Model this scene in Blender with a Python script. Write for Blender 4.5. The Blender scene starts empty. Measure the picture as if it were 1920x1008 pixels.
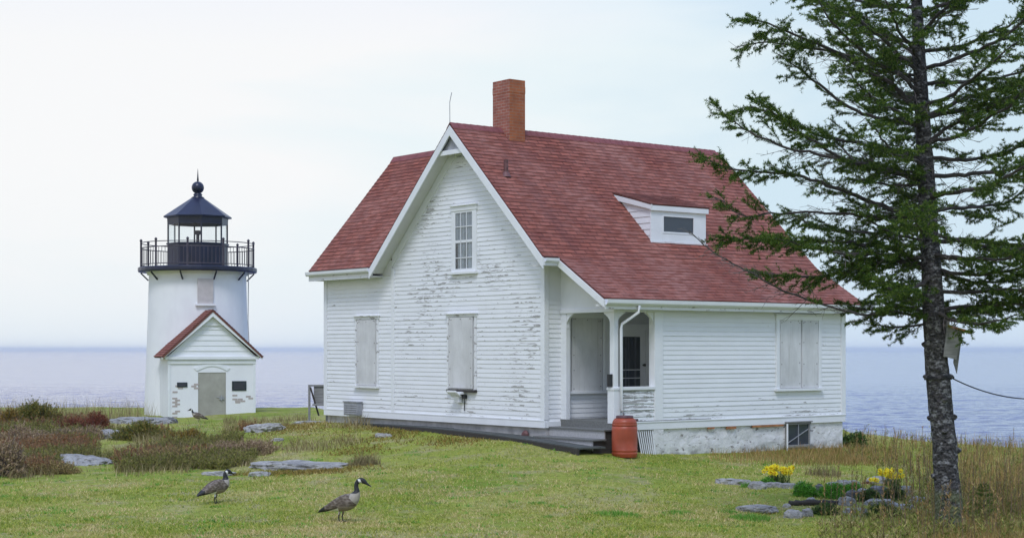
import bpy, bmesh, math, random
import numpy as np
from mathutils import Vector, Matrix
random.seed(7); RNG = np.random.default_rng(11)
SC = bpy.context.scene
COL = SC.collection
F = 1911.0                      # focal length in photo pixels (photo content 1200 wide)
CAMZ = 3.0

# ---------------------------------------------------------------- camera
cam_d = bpy.data.cameras.new('camera'); cam = bpy.data.objects.new('camera', cam_d); COL.objects.link(cam)
cam.location = (0, 0, CAMZ); cam.rotation_euler = (math.radians(90), 0, 0)
cam_d.sensor_fit = 'HORIZONTAL'; cam_d.sensor_width = 36
W, H = 1200.0, 1200 * 537 / 1024
cam_d.lens = 36 * F / W
cam_d.shift_x = (W / 2 - 600) / W
cam_d.shift_y = (390 + 19 - H / 2) / W
cam_d.clip_end = 30000; cam_d.clip_start = 0.1
SC.camera = cam

# ---------------------------------------------------------------- node helpers
def new_mat(name):
    m = bpy.data.materials.new(name); m.use_nodes = True
    nt = m.node_tree; b = nt.nodes['Principled BSDF']
    return m, nt, b
def nd(nt, t, **kw):
    n = nt.nodes.new(t)
    for k, v in kw.items():
        if k.startswith('i_'):
            key = k[2:]
            n.inputs[int(key) if key.isdigit() else key.replace('_', ' ')].default_value = v
        else: setattr(n, k, v)
    return n
def ramp(nt, src, stops, interp='LINEAR'):
    r = nt.nodes.new('ShaderNodeValToRGB'); r.color_ramp.interpolation = interp
    e = r.color_ramp.elements
    while len(e) < len(stops): e.new(0.5)
    for i, (p, c) in enumerate(stops):
        e[i].position = p; e[i].color = (c[0], c[1], c[2], 1) if not isinstance(c, (int, float)) else (c, c, c, 1)
    if src is not None: nt.links.new(src, r.inputs[0])
    return r.outputs[0]
def mixc(nt, fac, a, b, mode='MIX'):
    n = nt.nodes.new('ShaderNodeMix'); n.data_type = 'RGBA'; n.blend_type = mode
    for sock, v in ((n.inputs[0], fac), (n.inputs[6], a), (n.inputs[7], b)):
        if isinstance(v, (int, float)): sock.default_value = v
        elif isinstance(v, tuple): sock.default_value = (v[0], v[1], v[2], 1)
        else: nt.links.new(v, sock)
    return n.outputs[2]
def mth(nt, op, a, b=None, c=None):
    n = nt.nodes.new('ShaderNodeMath'); n.operation = op
    for i, v in enumerate((a, b, c)):
        if v is None: continue
        if isinstance(v, (int, float)): n.inputs[i].default_value = v
        else: nt.links.new(v, n.inputs[i])
    return n.outputs[0]
def mapping(nt, kind='Object', scale=(1, 1, 1), loc=(0, 0, 0), rot=(0, 0, 0)):
    if kind == 'World':
        g = nt.nodes.new('ShaderNodeNewGeometry'); src = g.outputs['Position']
    else:
        tc = nt.nodes.new('ShaderNodeTexCoord'); src = tc.outputs[kind]
    mp = nt.nodes.new('ShaderNodeMapping'); mp.inputs['Scale'].default_value = scale; mp.inputs['Location'].default_value = loc
    mp.inputs['Rotation'].default_value = rot
    nt.links.new(src, mp.inputs[0]); return mp.outputs[0]
def noise(nt, vec, scale=1, detail=4, rough=.55, dist=0):
    n = nd(nt, 'ShaderNodeTexNoise'); n.inputs['Scale'].default_value = scale; n.inputs['Detail'].default_value = detail
    n.inputs['Roughness'].default_value = rough; n.inputs['Distortion'].default_value = dist
    nt.links.new(vec, n.inputs['Vector']); return n.outputs['Fac']
def bump(nt, b, h, strength=.3, dist=.02):
    n = nd(nt, 'ShaderNodeBump'); n.inputs['Strength'].default_value = strength; n.inputs['Distance'].default_value = dist
    nt.links.new(h, n.inputs['Height']); nt.links.new(n.outputs[0], b.inputs['Normal'])
def simple(name, c, rough=.6, var=.15, scale=6, metallic=0, bmp=.15, kind='Object'):
    m, nt, b = new_mat(name)
    v = mapping(nt, kind)
    n = noise(nt, v, scale, 5, .6)
    lo = tuple(x * (1 - var) for x in c); hi = tuple(min(1, x * (1 + var)) for x in c)
    nt.links.new(ramp(nt, n, [(.3, lo), (.7, hi)]), b.inputs['Base Color'])
    b.inputs['Roughness'].default_value = rough; b.inputs['Metallic'].default_value = metallic
    if bmp: bump(nt, b, noise(nt, v, scale * 6, 4), bmp, .01)
    return m
def island(name, stops, rough=.75, patch=None, trans=0.0, pscale=.35):
    """leaf / blade material: colour differs from blade to blade, and in broad patches"""
    m, nt, b = new_mat(name)
    g = nt.nodes.new('ShaderNodeNewGeometry')
    r = g.outputs['Random Per Island']
    c = ramp(nt, r, stops)
    if patch:
        n = noise(nt, mapping(nt, 'World'), pscale, 4, .6)
        k = ramp(nt, n, [(patch[1], 0), (patch[2], 1)])
        c2 = ramp(nt, r, patch[0]); c = mixc(nt, k, c, c2)
    nt.links.new(c, b.inputs['Base Color'])
    b.inputs['Roughness'].default_value = rough
    b.inputs['Specular IOR Level'].default_value = .15
    if trans:
        tr = nt.nodes.new('ShaderNodeBsdfTranslucent'); nt.links.new(c, tr.inputs[0])
        ms = nt.nodes.new('ShaderNodeMixShader'); ms.inputs[0].default_value = trans
        nt.links.new(b.outputs[0], ms.inputs[1]); nt.links.new(tr.outputs[0], ms.inputs[2])
        nt.links.new(ms.outputs[0], nt.nodes['Material Output'].inputs[0])
    return m

M = {}
def white_paint(name, amount, base=(.78, .795, .82), low=False, thr=.62):
    """peeling white paint on boards; UV = metres along the wall, metres up"""
    m, nt, b = new_mat(name)
    uv = mapping(nt, 'UV')
    region = noise(nt, mapping(nt, 'UV', (.55, .8, 1), (3.1, 1.7, 0)), 1, 2, .5)
    fl = noise(nt, mapping(nt, 'UV', (3.1, 22, 1)), 1, 5, .68, .6)
    s = mth(nt, 'ADD', fl, mth(nt, 'MULTIPLY', mth(nt, 'SUBTRACT', region, .5), .5))
    s = mth(nt, 'ADD', s, amount)
    sv = nd(nt, 'ShaderNodeSeparateXYZ'); nt.links.new(uv, sv.inputs[0])
    fr_ = mth(nt, 'FRACT', mth(nt, 'DIVIDE', mth(nt, 'SUBTRACT', sv.outputs[1], 1.40), .106))
    s = mth(nt, 'ADD', s, mth(nt, 'MULTIPLY', mth(nt, 'SUBTRACT', .42, fr_), .13))
    if low:      # wear of splash water near the foot of the wall
        sep = nd(nt, 'ShaderNodeSeparateXYZ'); nt.links.new(uv, sep.inputs[0])
        hgt = ramp(nt, mth(nt, 'DIVIDE', mth(nt, 'SUBTRACT', sep.outputs[1], 1.35), .9), [(0, .16), (1, 0)])
        s = mth(nt, 'ADD', s, hgt)
    k = ramp(nt, s, [(thr, 0), (thr + .035, 1)])
    tone = ramp(nt, noise(nt, mapping(nt, 'UV', (1.5, 3, 1)), 1, 4), [(.3, tuple(x * .93 for x in base)), (.7, base)])
    wood = ramp(nt, noise(nt, mapping(nt, 'UV', (6, 60, 1)), 1, 3), [(.3, (.22, .215, .21)), (.7, (.42, .41, .40))])
    nt.links.new(mixc(nt, k, tone, wood), b.inputs['Base Color'])
    b.inputs['Roughness'].default_value = .55
    return m
M['clap_gable'] = white_paint('clap_gable', .006)
M['clap_wing'] = white_paint('clap_wing', -.045)
M['clap_right'] = white_paint('clap_right', -.105, low=True)
M['clap_worn'] = white_paint('clap_worn', .09)
M['clap_clean'] = white_paint('clap_clean', -.2)
def trim_mat(name, base, amount):
    m, nt, b = new_mat(name)
    v = mapping(nt, 'Object')
    s = noise(nt, mapping(nt, 'Object', (3, 3, 9)), 1, 5, .65)
    k = ramp(nt, mth(nt, 'ADD', s, amount), [(.64, 0), (.68, 1)])
    t = ramp(nt, noise(nt, v, 2.5, 4), [(.3, tuple(x * .92 for x in base)), (.7, base)])
    nt.links.new(mixc(nt, k, t, (.33, .32, .31)), b.inputs['Base Color']); b.inputs['Roughness'].default_value = .5
    return m
M['trim'] = trim_mat('trim', (.78, .795, .82), -.12)
M['trim_worn'] = trim_mat('trim_worn', (.76, .77, .79), .06)
def board_mat():
    m, nt, b = new_mat('plywood'); v = mapping(nt, 'Object')
    c = ramp(nt, noise(nt, mapping(nt, 'Object', (2, 2, 1.2)), 1, 5, .65), [(.3, (.50, .50, .50)), (.65, (.66, .66, .665))])
    st = noise(nt, mapping(nt, 'Object', (22, 22, .8)), 1, 3, .6)
    c = mixc(nt, ramp(nt, st, [(.55, 0), (.78, .5)]), c, (.38, .37, .35))
    nt.links.new(c, b.inputs['Base Color']); b.inputs['Roughness'].default_value = .7
    bump(nt, b, noise(nt, v, 1.4, 2), .4, .05); return m
M['board'] = board_mat()
M['soffit'] = simple('soffit', (.66, .66, .66), .6, .06, 2)
M['nail'] = simple('nail', (.10, .08, .07), .6)
def shingle_mat(name, c1, c2, pale):
    m, nt, b = new_mat(name)
    tc = nt.nodes.new('ShaderNodeTexCoord')
    br = nt.nodes.new('ShaderNodeTexBrick')
    br.inputs['Color1'].default_value = (*c1, 1); br.inputs['Color2'].default_value = (*c2, 1); br.inputs['Mortar'].default_value = (c2[0] * .35, c2[1] * .35, c2[2] * .35, 1)
    br.inputs['Scale'].default_value = 1; br.inputs['Brick Width'].default_value = .31; br.inputs['Row Height'].default_value = .135
    br.inputs['Mortar Size'].default_value = .012; br.inputs['Bias'].default_value = -.1
    nt.links.new(tc.outputs['UV'], br.inputs['Vector'])
    n1 = noise(nt, mapping(nt, 'UV', (.5, .35, 1)), 1, 5, .65)
    n2 = noise(nt, mapping(nt, 'UV', (3.2, 7.4, 1), (2, 5, 0)), 1, 2, .5)
    n3 = noise(nt, mapping(nt, 'UV', (40, 40, 1)), 1, 3, .7)
    c = mixc(nt, ramp(nt, n1, [(.38, 0), (.66, .6)]), br.outputs[0], pale)
    c = mixc(nt, ramp(nt, n2, [(.46, 0), (.62, .8)]), c, tuple(x * .62 for x in c1))
    c = mixc(nt, ramp(nt, noise(nt, mapping(nt, 'UV', (2.1, .16, 1), (7, 3, 0)), 1, 4, .6), [(.55, 0), (.75, .45)]), c, (.12, .05, .05))
    c = mixc(nt, ramp(nt, n3, [(.35, .3), (.6, 0)]), c, (.05, .02, .02))
    nt.links.new(c, b.inputs['Base Color']); b.inputs['Roughness'].default_value = .85
    b.inputs['Specular IOR Level'].default_value = .2
    bump(nt, b, n3, .3, .006)
    return m
M['shingle'] = shingle_mat('shingle', (.335, .106, .074), (.175, .052, .042), (.41, .21, .175))
def brick_mat(name, c1, c2, mortar, axis_uv=True):
    m, nt, b = new_mat(name)
    tc = nt.nodes.new('ShaderNodeTexCoord'); br = nt.nodes.new('ShaderNodeTexBrick')
    br.inputs['Color1'].default_value = (*c1, 1); br.inputs['Color2'].default_value = (*c2, 1); br.inputs['Mortar'].default_value = (*mortar, 1)
    br.inputs['Scale'].default_value = 1; br.inputs['Brick Width'].default_value = .2; br.inputs['Row Height'].default_value = .072
    br.inputs['Mortar Size'].default_value = .008
    nt.links.new(tc.outputs['UV'], br.inputs['Vector'])
    n = noise(nt, mapping(nt, 'UV', (3, 3, 1)), 1, 5)
    c = mixc(nt, ramp(nt, n, [(.35, .5), (.65, 0)]), br.outputs[0], tuple(x * .55 for x in c2))
    nt.links.new(c, b.inputs['Base Color']); b.inputs['Roughness'].default_value = .85
    bump(nt, b, br.outputs['Fac'], -.3, .01)
    return m
M['brick'] = brick_mat('brick', (.40, .12, .042), (.31, .085, .034), (.30, .17, .11))
M['brick_pale'] = brick_mat('brick_pale', (.38, .125, .085), (.30, .09, .062), (.38, .25, .20))
M['brick_bare'] = brick_mat('brick_bare', (.36, .20, .17), (.30, .16, .14), (.5, .45, .43))
def foundation_mat():
    m, nt, b = new_mat('whitewashed_stone')
    v = mapping(nt, 'Object')
    n = noise(nt, v, 2.2, 6, .7); n2 = noise(nt, mapping(nt, 'Object', (1, 1, 2)), 5, 5, .7)
    c = ramp(nt, n, [(.25, (.42, .41, .42)), (.45, (.66, .66, .66)), (.7, (.78, .78, .78))])
    k = ramp(nt, n2, [(.58, 0), (.64, 1)])
    c = mixc(nt, k, c, (.17, .15, .14))
    sep = nd(nt, 'ShaderNodeSeparateXYZ'); nt.links.new(v, sep.inputs[0])
    low = ramp(nt, sep.outputs[2], [(.66, .75), (.86, 0)])
    low = mth(nt, 'MULTIPLY', low, ramp(nt, noise(nt, v, 3.5, 4), [(.45, 0), (.6, 1)]))
    c = mixc(nt, low, c, (.16, .15, .14))
    nt.links.new(c, b.inputs['Base Color']); b.inputs['Roughness'].default_value = .85
    bump(nt, b, noise(nt, v, 7, 6, .7), .8, .04); return m
M['found'] = foundation_mat()
M['concrete'] = simple('concrete', (.40, .39, .39), .85, .3, 3, bmp=.4)
M['rust_wood'] = simple('rust_wood', (.36, .15, .06), .8, .4, 8)
def wood_mat(name, c, dark=.5, grain=(1, 14, 14)):
    m, nt, b = new_mat(name)
    n = noise(nt, mapping(nt, 'Object', grain), 2, 5, .65)
    nt.links.new(ramp(nt, n, [(.3, tuple(x * dark for x in c)), (.7, c)]), b.inputs['Base Color']); b.inputs['Roughness'].default_value = .8
    bump(nt, b, n, .3, .01); return m
M['grey_wood'] = wood_mat('grey_wood', (.30, .30, .30))
M['step_wood'] = wood_mat('step_wood', (.44, .44, .45), .7)
M['tread'] = wood_mat('tread', (.19, .195, .19), .6)
M['dark_plank'] = wood_mat('dark_plank', (.10, .11, .105))
M['rot_wood'] = wood_mat('rot_wood', (.05, .042, .038))
M['black'] = simple('black', (.012, .012, .016), .5, .3, 3)
M['lamp_white'] = simple('lamp_white', (.75, .76, .78), .35, .04)
M['iron'] = simple('iron', (.006, .009, .034), .35, .35, 2, bmp=.1)
M['iron_rail'] = simple('iron_rail', (.05, .04, .06), .5, .3, 3)
M['galv'] = simple('galv', (.32, .33, .36), .5, .25, 6, .2)
M['barrel'] = simple('barrel_plastic', (.33, .058, .024), .45, .25, 3, bmp=.06)
M['barrel_lid'] = simple('barrel_lid', (.10, .045, .055), .5, .2, 6)
M['vent'] = simple('vent_metal', (.12, .05, .05), .6, .4, 8)
M['handle'] = simple('handle', (.03, .03, .03), .3)
M['greydoor'] = simple('grey_door', (.33, .32, .28), .7, .16, 1.8)
M['tower'] = None
def tower_mat(name, base, grey):
    m, nt, b = new_mat(name)
    v = mapping(nt, 'Object')
    n = noise(nt, mapping(nt, 'Object', (1.2, 1.2, .6)), 1.6, 5, .65)
    c = ramp(nt, n, [(.3, grey), (.6, base)])
    st = noise(nt, mapping(nt, 'Object', (5, 5, .35)), 1, 4, .6)
    c = mixc(nt, ramp(nt, st, [(.62, 0), (.8, .12)]), c, (.50, .48, .48))
    nt.links.new(c, b.inputs['Base Color']); b.inputs['Roughness'].default_value = .7
    sz_ = nd(nt, 'ShaderNodeSeparateXYZ'); nt.links.new(v, sz_.inputs[0])
    run = mth(nt, 'MULTIPLY', ramp(nt, noise(nt, mapping(nt, 'Object', (7, 7, .25)), 1, 3, .6), [(.50, 0), (.60, 1)]), ramp(nt, mth(nt, 'DIVIDE', sz_.outputs[2], 6.4), [(.6, 0), (1, .55)]))
    c = mixc(nt, run, c, (.42, .33, .27))
    foot = mth(nt, 'MULTIPLY', ramp(nt, noise(nt, mapping(nt, 'Object', (2, 2, 3)), 1, 5, .65), [(.42, 0), (.6, 1)]), ramp(nt, sz_.outputs[2], [(.15, .6), (1.0, 0)]))
    c = mixc(nt, foot, c, (.36, .34, .31))
    br = nt.nodes.new('ShaderNodeTexBrick'); br.inputs['Scale'].default_value = 1; br.inputs['Brick Width'].default_value = .22; br.inputs['Row Height'].default_value = .08
    br.inputs['Mortar Size'].default_value = .008
    tc = nt.nodes.new('ShaderNodeTexCoord'); nt.links.new(tc.outputs['UV'], br.inputs['Vector'])
    bump(nt, b, br.outputs['Fac'], -.4, .01); return m
M['tower'] = tower_mat('tower_white', (.78, .785, .81), (.73, .73, .76))
M['plaque'] = simple('plaque', (.03, .04, .05), .45, .2, 8, .4)
M['shutter_grey'] = simple('shutter_grey', (.50, .46, .46), .7, .1, 4)
def glass_mat(name, tint, alpha=1.0, rough=.03):
    m, nt, b = new_mat(name)
    b.inputs['Base Color'].default_value = (*tint, 1); b.inputs['Roughness'].default_value = rough
    b.inputs['IOR'].default_value = 1.5; b.inputs['Specular IOR Level'].default_value = .6
    if alpha < 1:
        tr = nt.nodes.new('ShaderNodeBsdfTransparent'); tr.inputs[0].default_value = (.93, .96, .97, 1)
        gl = nt.nodes.new('ShaderNodeBsdfGlossy'); gl.inputs['Roughness'].default_value = .02
        fr = nt.nodes.new('ShaderNodeFresnel'); ge = nt.nodes.new('ShaderNodeNewGeometry'); nt.links.new(mth(nt, 'ADD', 1.45, mth(nt, 'MULTIPLY', ge.outputs['Backfacing'], 1 / 1.45 - 1.45)), fr.inputs[0])
        ms = nt.nodes.new('ShaderNodeMixShader')
        nt.links.new(fr.outputs[0], ms.inputs[0]); nt.links.new(tr.outputs[0], ms.inputs[1]); nt.links.new(gl.outputs[0], ms.inputs[2])
        nt.links.new(ms.outputs[0], nt.nodes['Material Output'].inputs[0])
    return m
M['glass_dark'] = glass_mat('glass_dark', (.04, .05, .07))
M['glass_clear'] = glass_mat('glass_clear', (1, 1, 1), .1)
M['curtain'] = None
def curtain_mat():
    m, nt, b = new_mat('curtain_cloth')
    n = noise(nt, mapping(nt, 'Object', (1, 16, .5)), 1, 2)
    nt.links.new(ramp(nt, n, [(.35, (.16, .17, .19)), (.6, (.36, .37, .40))]), b.inputs['Base Color']); b.inputs['Roughness'].default_value = .8; return m
M['curtain'] = curtain_mat(); M['blind'] = simple('blind', (.10, .11, .14), .5, .2, 8)
def rock_mat(name, a, bcol, lichen=(.42, .42, .40), moss=None):
    m, nt, b = new_mat(name)
    v = mapping(nt, 'World')
    n = noise(nt, v, 1.6, 7, .7); n2 = noise(nt, mapping(nt, 'World', (1, 1, 3)), 5, 5, .7); n3 = noise(nt, v, 14, 5, .7)
    c = ramp(nt, n, [(.3, a), (.6, bcol)])
    c = mixc(nt, ramp(nt, n2, [(.5, 0), (.62, .7)]), c, lichen)
    c = mixc(nt, ramp(nt, n3, [(.3, .7), (.45, 0)]), c, tuple(x * .3 for x in a))
    if moss:
        c = mixc(nt, ramp(nt, noise(nt, v, 2.3, 4), [(.56, 0), (.64, .8)]), c, moss)
    nt.links.new(c, b.inputs['Base Color']); b.inputs['Roughness'].default_value = .9
    bump(nt, b, mth(nt, 'ADD', n2, mth(nt, 'MULTIPLY', n3, .4)), .8, .06); return m
M['rock'] = rock_mat('rock_grey', (0.150, 0.150, 0.151), (0.350, 0.344, 0.336), (0.463, 0.455, 0.419))
M['rock_lichen'] = rock_mat('rock_lichen', (0.175, 0.172, 0.169), (0.375, 0.369, 0.354), (0.500, 0.492, 0.437), (0.138, 0.111, 0.035))
M['rock_dark'] = rock_mat('rock_dark', (.07, .07, .075), (.16, .16, .17), (.26, .26, .26))

# ---------------------------------------------------------------- mesh helpers
def link(name, me, mats, parent=None, loc=None, smooth=False):
    ob = bpy.data.objects.new(name, me); COL.objects.link(ob)
    for m in (mats if isinstance(mats, (list, tuple)) else [mats]): me.materials.append(m)
    if parent is not None: ob.parent = parent
    if loc is not None: ob.location = loc
    if smooth: me.polygons.foreach_set('use_smooth', [True] * len(me.polygons))
    return ob
def thing(name, label, cat, loc=(0, 0, 0), rz=0, group=None):
    o = bpy.data.objects.new(name, None); COL.objects.link(o); o.location = loc; o.rotation_euler = (0, 0, rz)
    o.empty_display_size = .3
    tag(o, label, cat, group); return o
def tag(o, label=None, cat=None, group=None, kind=None):
    if label: o['label'] = label
    if cat: o['category'] = cat
    if group: o['group'] = group
    if kind: o['kind'] = kind
    return o
class MB:
    def __init__(s): s.v = []; s.f = []; s.uv = []; s.m = []
    def poly(s, pts, uv=None, m=0):
        i = len(s.v); s.v += [tuple(p) for p in pts]; s.f.append(tuple(range(i, i + len(pts)))); s.m.append(m)
        s.uv += list(uv) if uv else [(0, 0)] * len(pts)
    def box(s, a, b, m=0, uvs=True):
        (x0, y0, z0), (x1, y1, z1) = [min(p, q) for p, q in zip(a, b)], [max(p, q) for p, q in zip(a, b)]
        s.poly([(x0, y0, z0), (x0, y1, z0), (x1, y1, z0), (x1, y0, z0)], [(x0, y0), (x0, y1), (x1, y1), (x1, y0)], m)
        s.poly([(x0, y0, z1), (x1, y0, z1), (x1, y1, z1), (x0, y1, z1)], [(x0, y0), (x1, y0), (x1, y1), (x0, y1)], m)
        s.poly([(x0, y0, z0), (x1, y0, z0), (x1, y0, z1), (x0, y0, z1)], [(x0, z0), (x1, z0), (x1, z1), (x0, z1)], m)
        s.poly([(x1, y1, z0), (x0, y1, z0), (x0, y1, z1), (x1, y1, z1)], [(x1, z0), (x0, z0), (x0, z1), (x1, z1)], m)
        s.poly([(x0, y1, z0), (x0, y0, z0), (x0, y0, z1), (x0, y1, z1)], [(y1, z0), (y0, z0), (y0, z1), (y1, z1)], m)
        s.poly([(x1, y0, z0), (x1, y1, z0), (x1, y1, z1), (x1, y0, z1)], [(y0, z0), (y1, z0), (y1, z1), (y0, z1)], m)
    def prism(s, pts, vec, m=0):
        """extrude polygon pts (3-D) by vec"""
        vec = Vector(vec); a = [Vector(p) for p in pts]; b = [p + vec for p in a]
        s.poly(a[::-1], None, m); s.poly(b, None, m)
        for i in range(len(a)):
            j = (i + 1) % len(a); s.poly([a[i], a[j], b[j], b[i]], None, m)
    def beam(s, p, q, w, h, m=0, up=(0, 0, 1)):
        p, q = Vector(p), Vector(q); d = (q - p).normalized(); up = Vector(up)
        sx = d.cross(up)
        if sx.length < 1e-4: sx = d.cross(Vector((1, 0, 0)))
        sx.normalize(); sy = sx.cross(d)
        c = [(-w / 2, -h / 2), (w / 2, -h / 2), (w / 2, h / 2), (-w / 2, h / 2)]
        s.prism([p + sx * a + sy * b for a, b in c], q - p, m)
    def tube(s, pts, radii, n=8, m=0, cap=True):
        pts = [Vector(p) for p in pts]; rings = []
        if isinstance(radii, (int, float)): radii = [radii] * len(pts)
        ref = Vector((0, 0, 1))
        for i, p in enumerate(pts):
            d = (pts[min(i + 1, len(pts) - 1)] - pts[max(i - 1, 0)]).normalized()
            a = d.cross(ref)
            if a.length < .05: a = d.cross(Vector((0, 1, 0)))
            a.normalize(); b = a.cross(d); base = len(s.v)
            for k in range(n):
                t = 2 * math.pi * k / n
                s.v.append(tuple(p + (a * math.cos(t) + b * math.sin(t)) * radii[i]))
            rings.append(base)
        for r0, r1 in zip(rings, rings[1:]):
            for k in range(n):
                kk = (k + 1) % n; s.f.append((r0 + k, r0 + kk, r1 + kk, r1 + k)); s.m.append(m); s.uv += [(0, 0)] * 4
        if cap:
            s.f.append(tuple(rings[0] + k for k in reversed(range(n)))); s.m.append(m); s.uv += [(0, 0)] * n
            s.f.append(tuple(rings[-1] + k for k in range(n))); s.m.append(m); s.uv += [(0, 0)] * n
    def lathe(s, prof, n=32, c=(0, 0, 0), m=0, rot=0, uvr=None):
        """prof: list of (r,z); rings round the z axis"""
        rings = []
        for r, z in prof:
            rings.append(len(s.v))
            for k in range(n):
                t = rot + 2 * math.pi * k / n; s.v.append((c[0] + r * math.cos(t), c[1] + r * math.sin(t), c[2] + z))
        R = uvr or max(r for r, z in prof)
        for (r0, (ra, za)), (r1, (rb, zb)) in zip(zip(rings, prof), zip(rings[1:], prof[1:])):
            for k in range(n):
                kk = (k + 1) % n; s.f.append((r0 + k, r0 + kk, r1 + kk, r1 + k)); s.m.append(m)
                u0, u1 = R * 2 * math.pi * k / n, R * 2 * math.pi * (k + 1) / n
                s.uv += [(u0, za), (u1, za), (u1, zb), (u0, zb)]
    def build(s, name, mats, parent=None, loc=None, smooth=False, bevel=0):
        me = bpy.data.meshes.new(name); me.from_pydata(s.v, [], s.f)
        uvl = me.uv_layers.new(name='UVMap'); uvl.data.foreach_set('uv', np.array(s.uv, dtype=np.float32).ravel())
        me.polygons.foreach_set('material_index', s.m); me.update()
        o = link(name, me, mats, parent, loc, smooth)
        if bevel:
            bm = bmesh.new(); bm.from_mesh(me); bmesh.ops.remove_doubles(bm, verts=bm.verts, dist=1e-5)
            bm.to_mesh(me); bm.free()
            b = o.modifiers.new('bevel', 'BEVEL'); b.width = bevel; b.segments = 2; b.limit_method = 'ANGLE'
        return o
def tri_mesh(name, V, mats, parent=None, loc=None, nper=3, midx=None):
    """V: (n*nper, 3) array; every nper verts make one face"""
    V = np.asarray(V, dtype=np.float32).reshape(-1, 3); n = len(V) // nper
    me = bpy.data.meshes.new(name)
    me.vertices.add(len(V)); me.vertices.foreach_set('co', V.ravel())
    me.loops.add(n * nper); me.loops.foreach_set('vertex_index', np.arange(n * nper, dtype=np.int32))
    me.polygons.add(n); me.polygons.foreach_set('loop_start', np.arange(0, n * nper, nper, dtype=np.int32))
    me.polygons.foreach_set('loop_total', np.full(n, nper, dtype=np.int32))
    if midx is not None: me.polygons.foreach_set('material_index', np.asarray(midx, dtype=np.int32))
    me.update(calc_edges=True); me.validate()
    return link(name, me, mats, parent, loc)
def unit(a): return a / np.maximum(np.linalg.norm(a, axis=-1, keepdims=True), 1e-9)
def blades(P, h, w, lean, seg=2, rng=RNG):
    """bent grass blades as strips (one island each): returns verts, faces (quads+tri) as arrays"""
    n = len(P); az = rng.uniform(0, 2 * np.pi, n); d = np.stack([np.cos(az), np.sin(az), np.zeros(n)], 1)
    az2 = rng.uniform(0, 2 * np.pi, n); sd = np.stack([np.cos(az2), np.sin(az2), np.zeros(n)], 1)
    h = np.broadcast_to(h, n)[:, None]; w = np.broadcast_to(w, n)[:, None]; lean = np.broadcast_to(lean, n)[:, None]
    up = np.array([0, 0, 1.0]); rows = []
    for i in range(seg):
        t = i / seg; c = P + up * h * (t - .25 * t * t * lean) + d * h * lean * t * t
        rows += [c - sd * w * (1 - t) / 2, c + sd * w * (1 - t) / 2]
    tip = P + up * h * (1 - .25 * lean) + d * h * lean
    V = np.stack(rows + [tip], 1)                       # n, 2seg+1, 3
    k = 2 * seg + 1; base = np.arange(n)[:, None] * k
    quads = [base + np.array([[2 * i, 2 * i + 1, 2 * i + 3, 2 * i + 2]]) for i in range(seg - 1)]
    tris = base + np.array([[2 * seg - 2, 2 * seg - 1, 2 * seg]])
    return V.reshape(-1, 3), quads, tris
def blade_mesh(name, P, h, w, lean, mat, seg=2, parent=None, loc=None, rng=RNG):
    V, quads, tris = blades(P, h, w, lean, seg, rng)
    me = bpy.data.meshes.new(name); me.vertices.add(len(V)); me.vertices.foreach_set('co', V.astype(np.float32).ravel())
    q = np.concatenate(quads) if quads else np.zeros((0, 4), int)
    li = np.concatenate([q.ravel(), tris.ravel()]).astype(np.int32)
    tot = np.concatenate([np.full(len(q), 4), np.full(len(tris), 3)]).astype(np.int32); st = np.concatenate([[0], np.cumsum(tot)[:-1]]).astype(np.int32)
    me.loops.add(len(li)); me.loops.foreach_set('vertex_index', li)
    me.polygons.add(len(tot)); me.polygons.foreach_set('loop_start', st); me.polygons.foreach_set('loop_total', tot)
    me.update(calc_edges=True)
    return link(name, me, mat, parent, loc)
def needles(p0, d, L, n, nl, nw, spread=.75, rng=RNG, lift=.15):
    """needle triangles along sprigs p0 + d*L; returns (m,3,3)"""
    S = len(p0); t = rng.uniform(0, 1, (S, n, 1)); base = p0[:, None] + d[:, None] * (L[:, None, None] * t)
    r = rng.normal(size=(S, n, 3)); r -= (r * d[:, None]).sum(-1, keepdims=True) * d[:, None]; r = unit(r)
    dirn = unit(d[:, None] * (1 - spread) + r * spread + np.array([0, 0, lift]))
    side = unit(np.cross(dirn, rng.normal(size=(S, n, 3))))
    ln = nl * rng.uniform(.7, 1.25, (S, n, 1)); wd = nw * rng.uniform(.7, 1.3, (S, n, 1))
    return np.stack([base - side * wd / 2, base + side * wd / 2, base + dirn * ln], 2).reshape(-1, 3)
def sticks(p0, p1, r0, r1):
    """three-sided tapered sticks -> quads (each stick one island of 6 verts)"""
    d = unit(p1 - p0); a = unit(np.cross(d, np.array([.31, .52, .8]) + 0 * d)); b = np.cross(d, a)
    out = []
    r0 = np.broadcast_to(r0, len(p0))[:, None]; r1 = np.broadcast_to(r1, len(p0))[:, None]
    for k in range(3):
        t0, t1 = 2 * np.pi * k / 3, 2 * np.pi * (k + 1) / 3
        e0 = a * np.cos(t0) + b * np.sin(t0); e1 = a * np.cos(t1) + b * np.sin(t1)
        out.append(np.stack([p0 + e0 * r0, p0 + e1 * r0, p1 + e1 * r1, p1 + e0 * r1], 1))
    return np.stack(out, 1).reshape(-1, 3)

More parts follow.
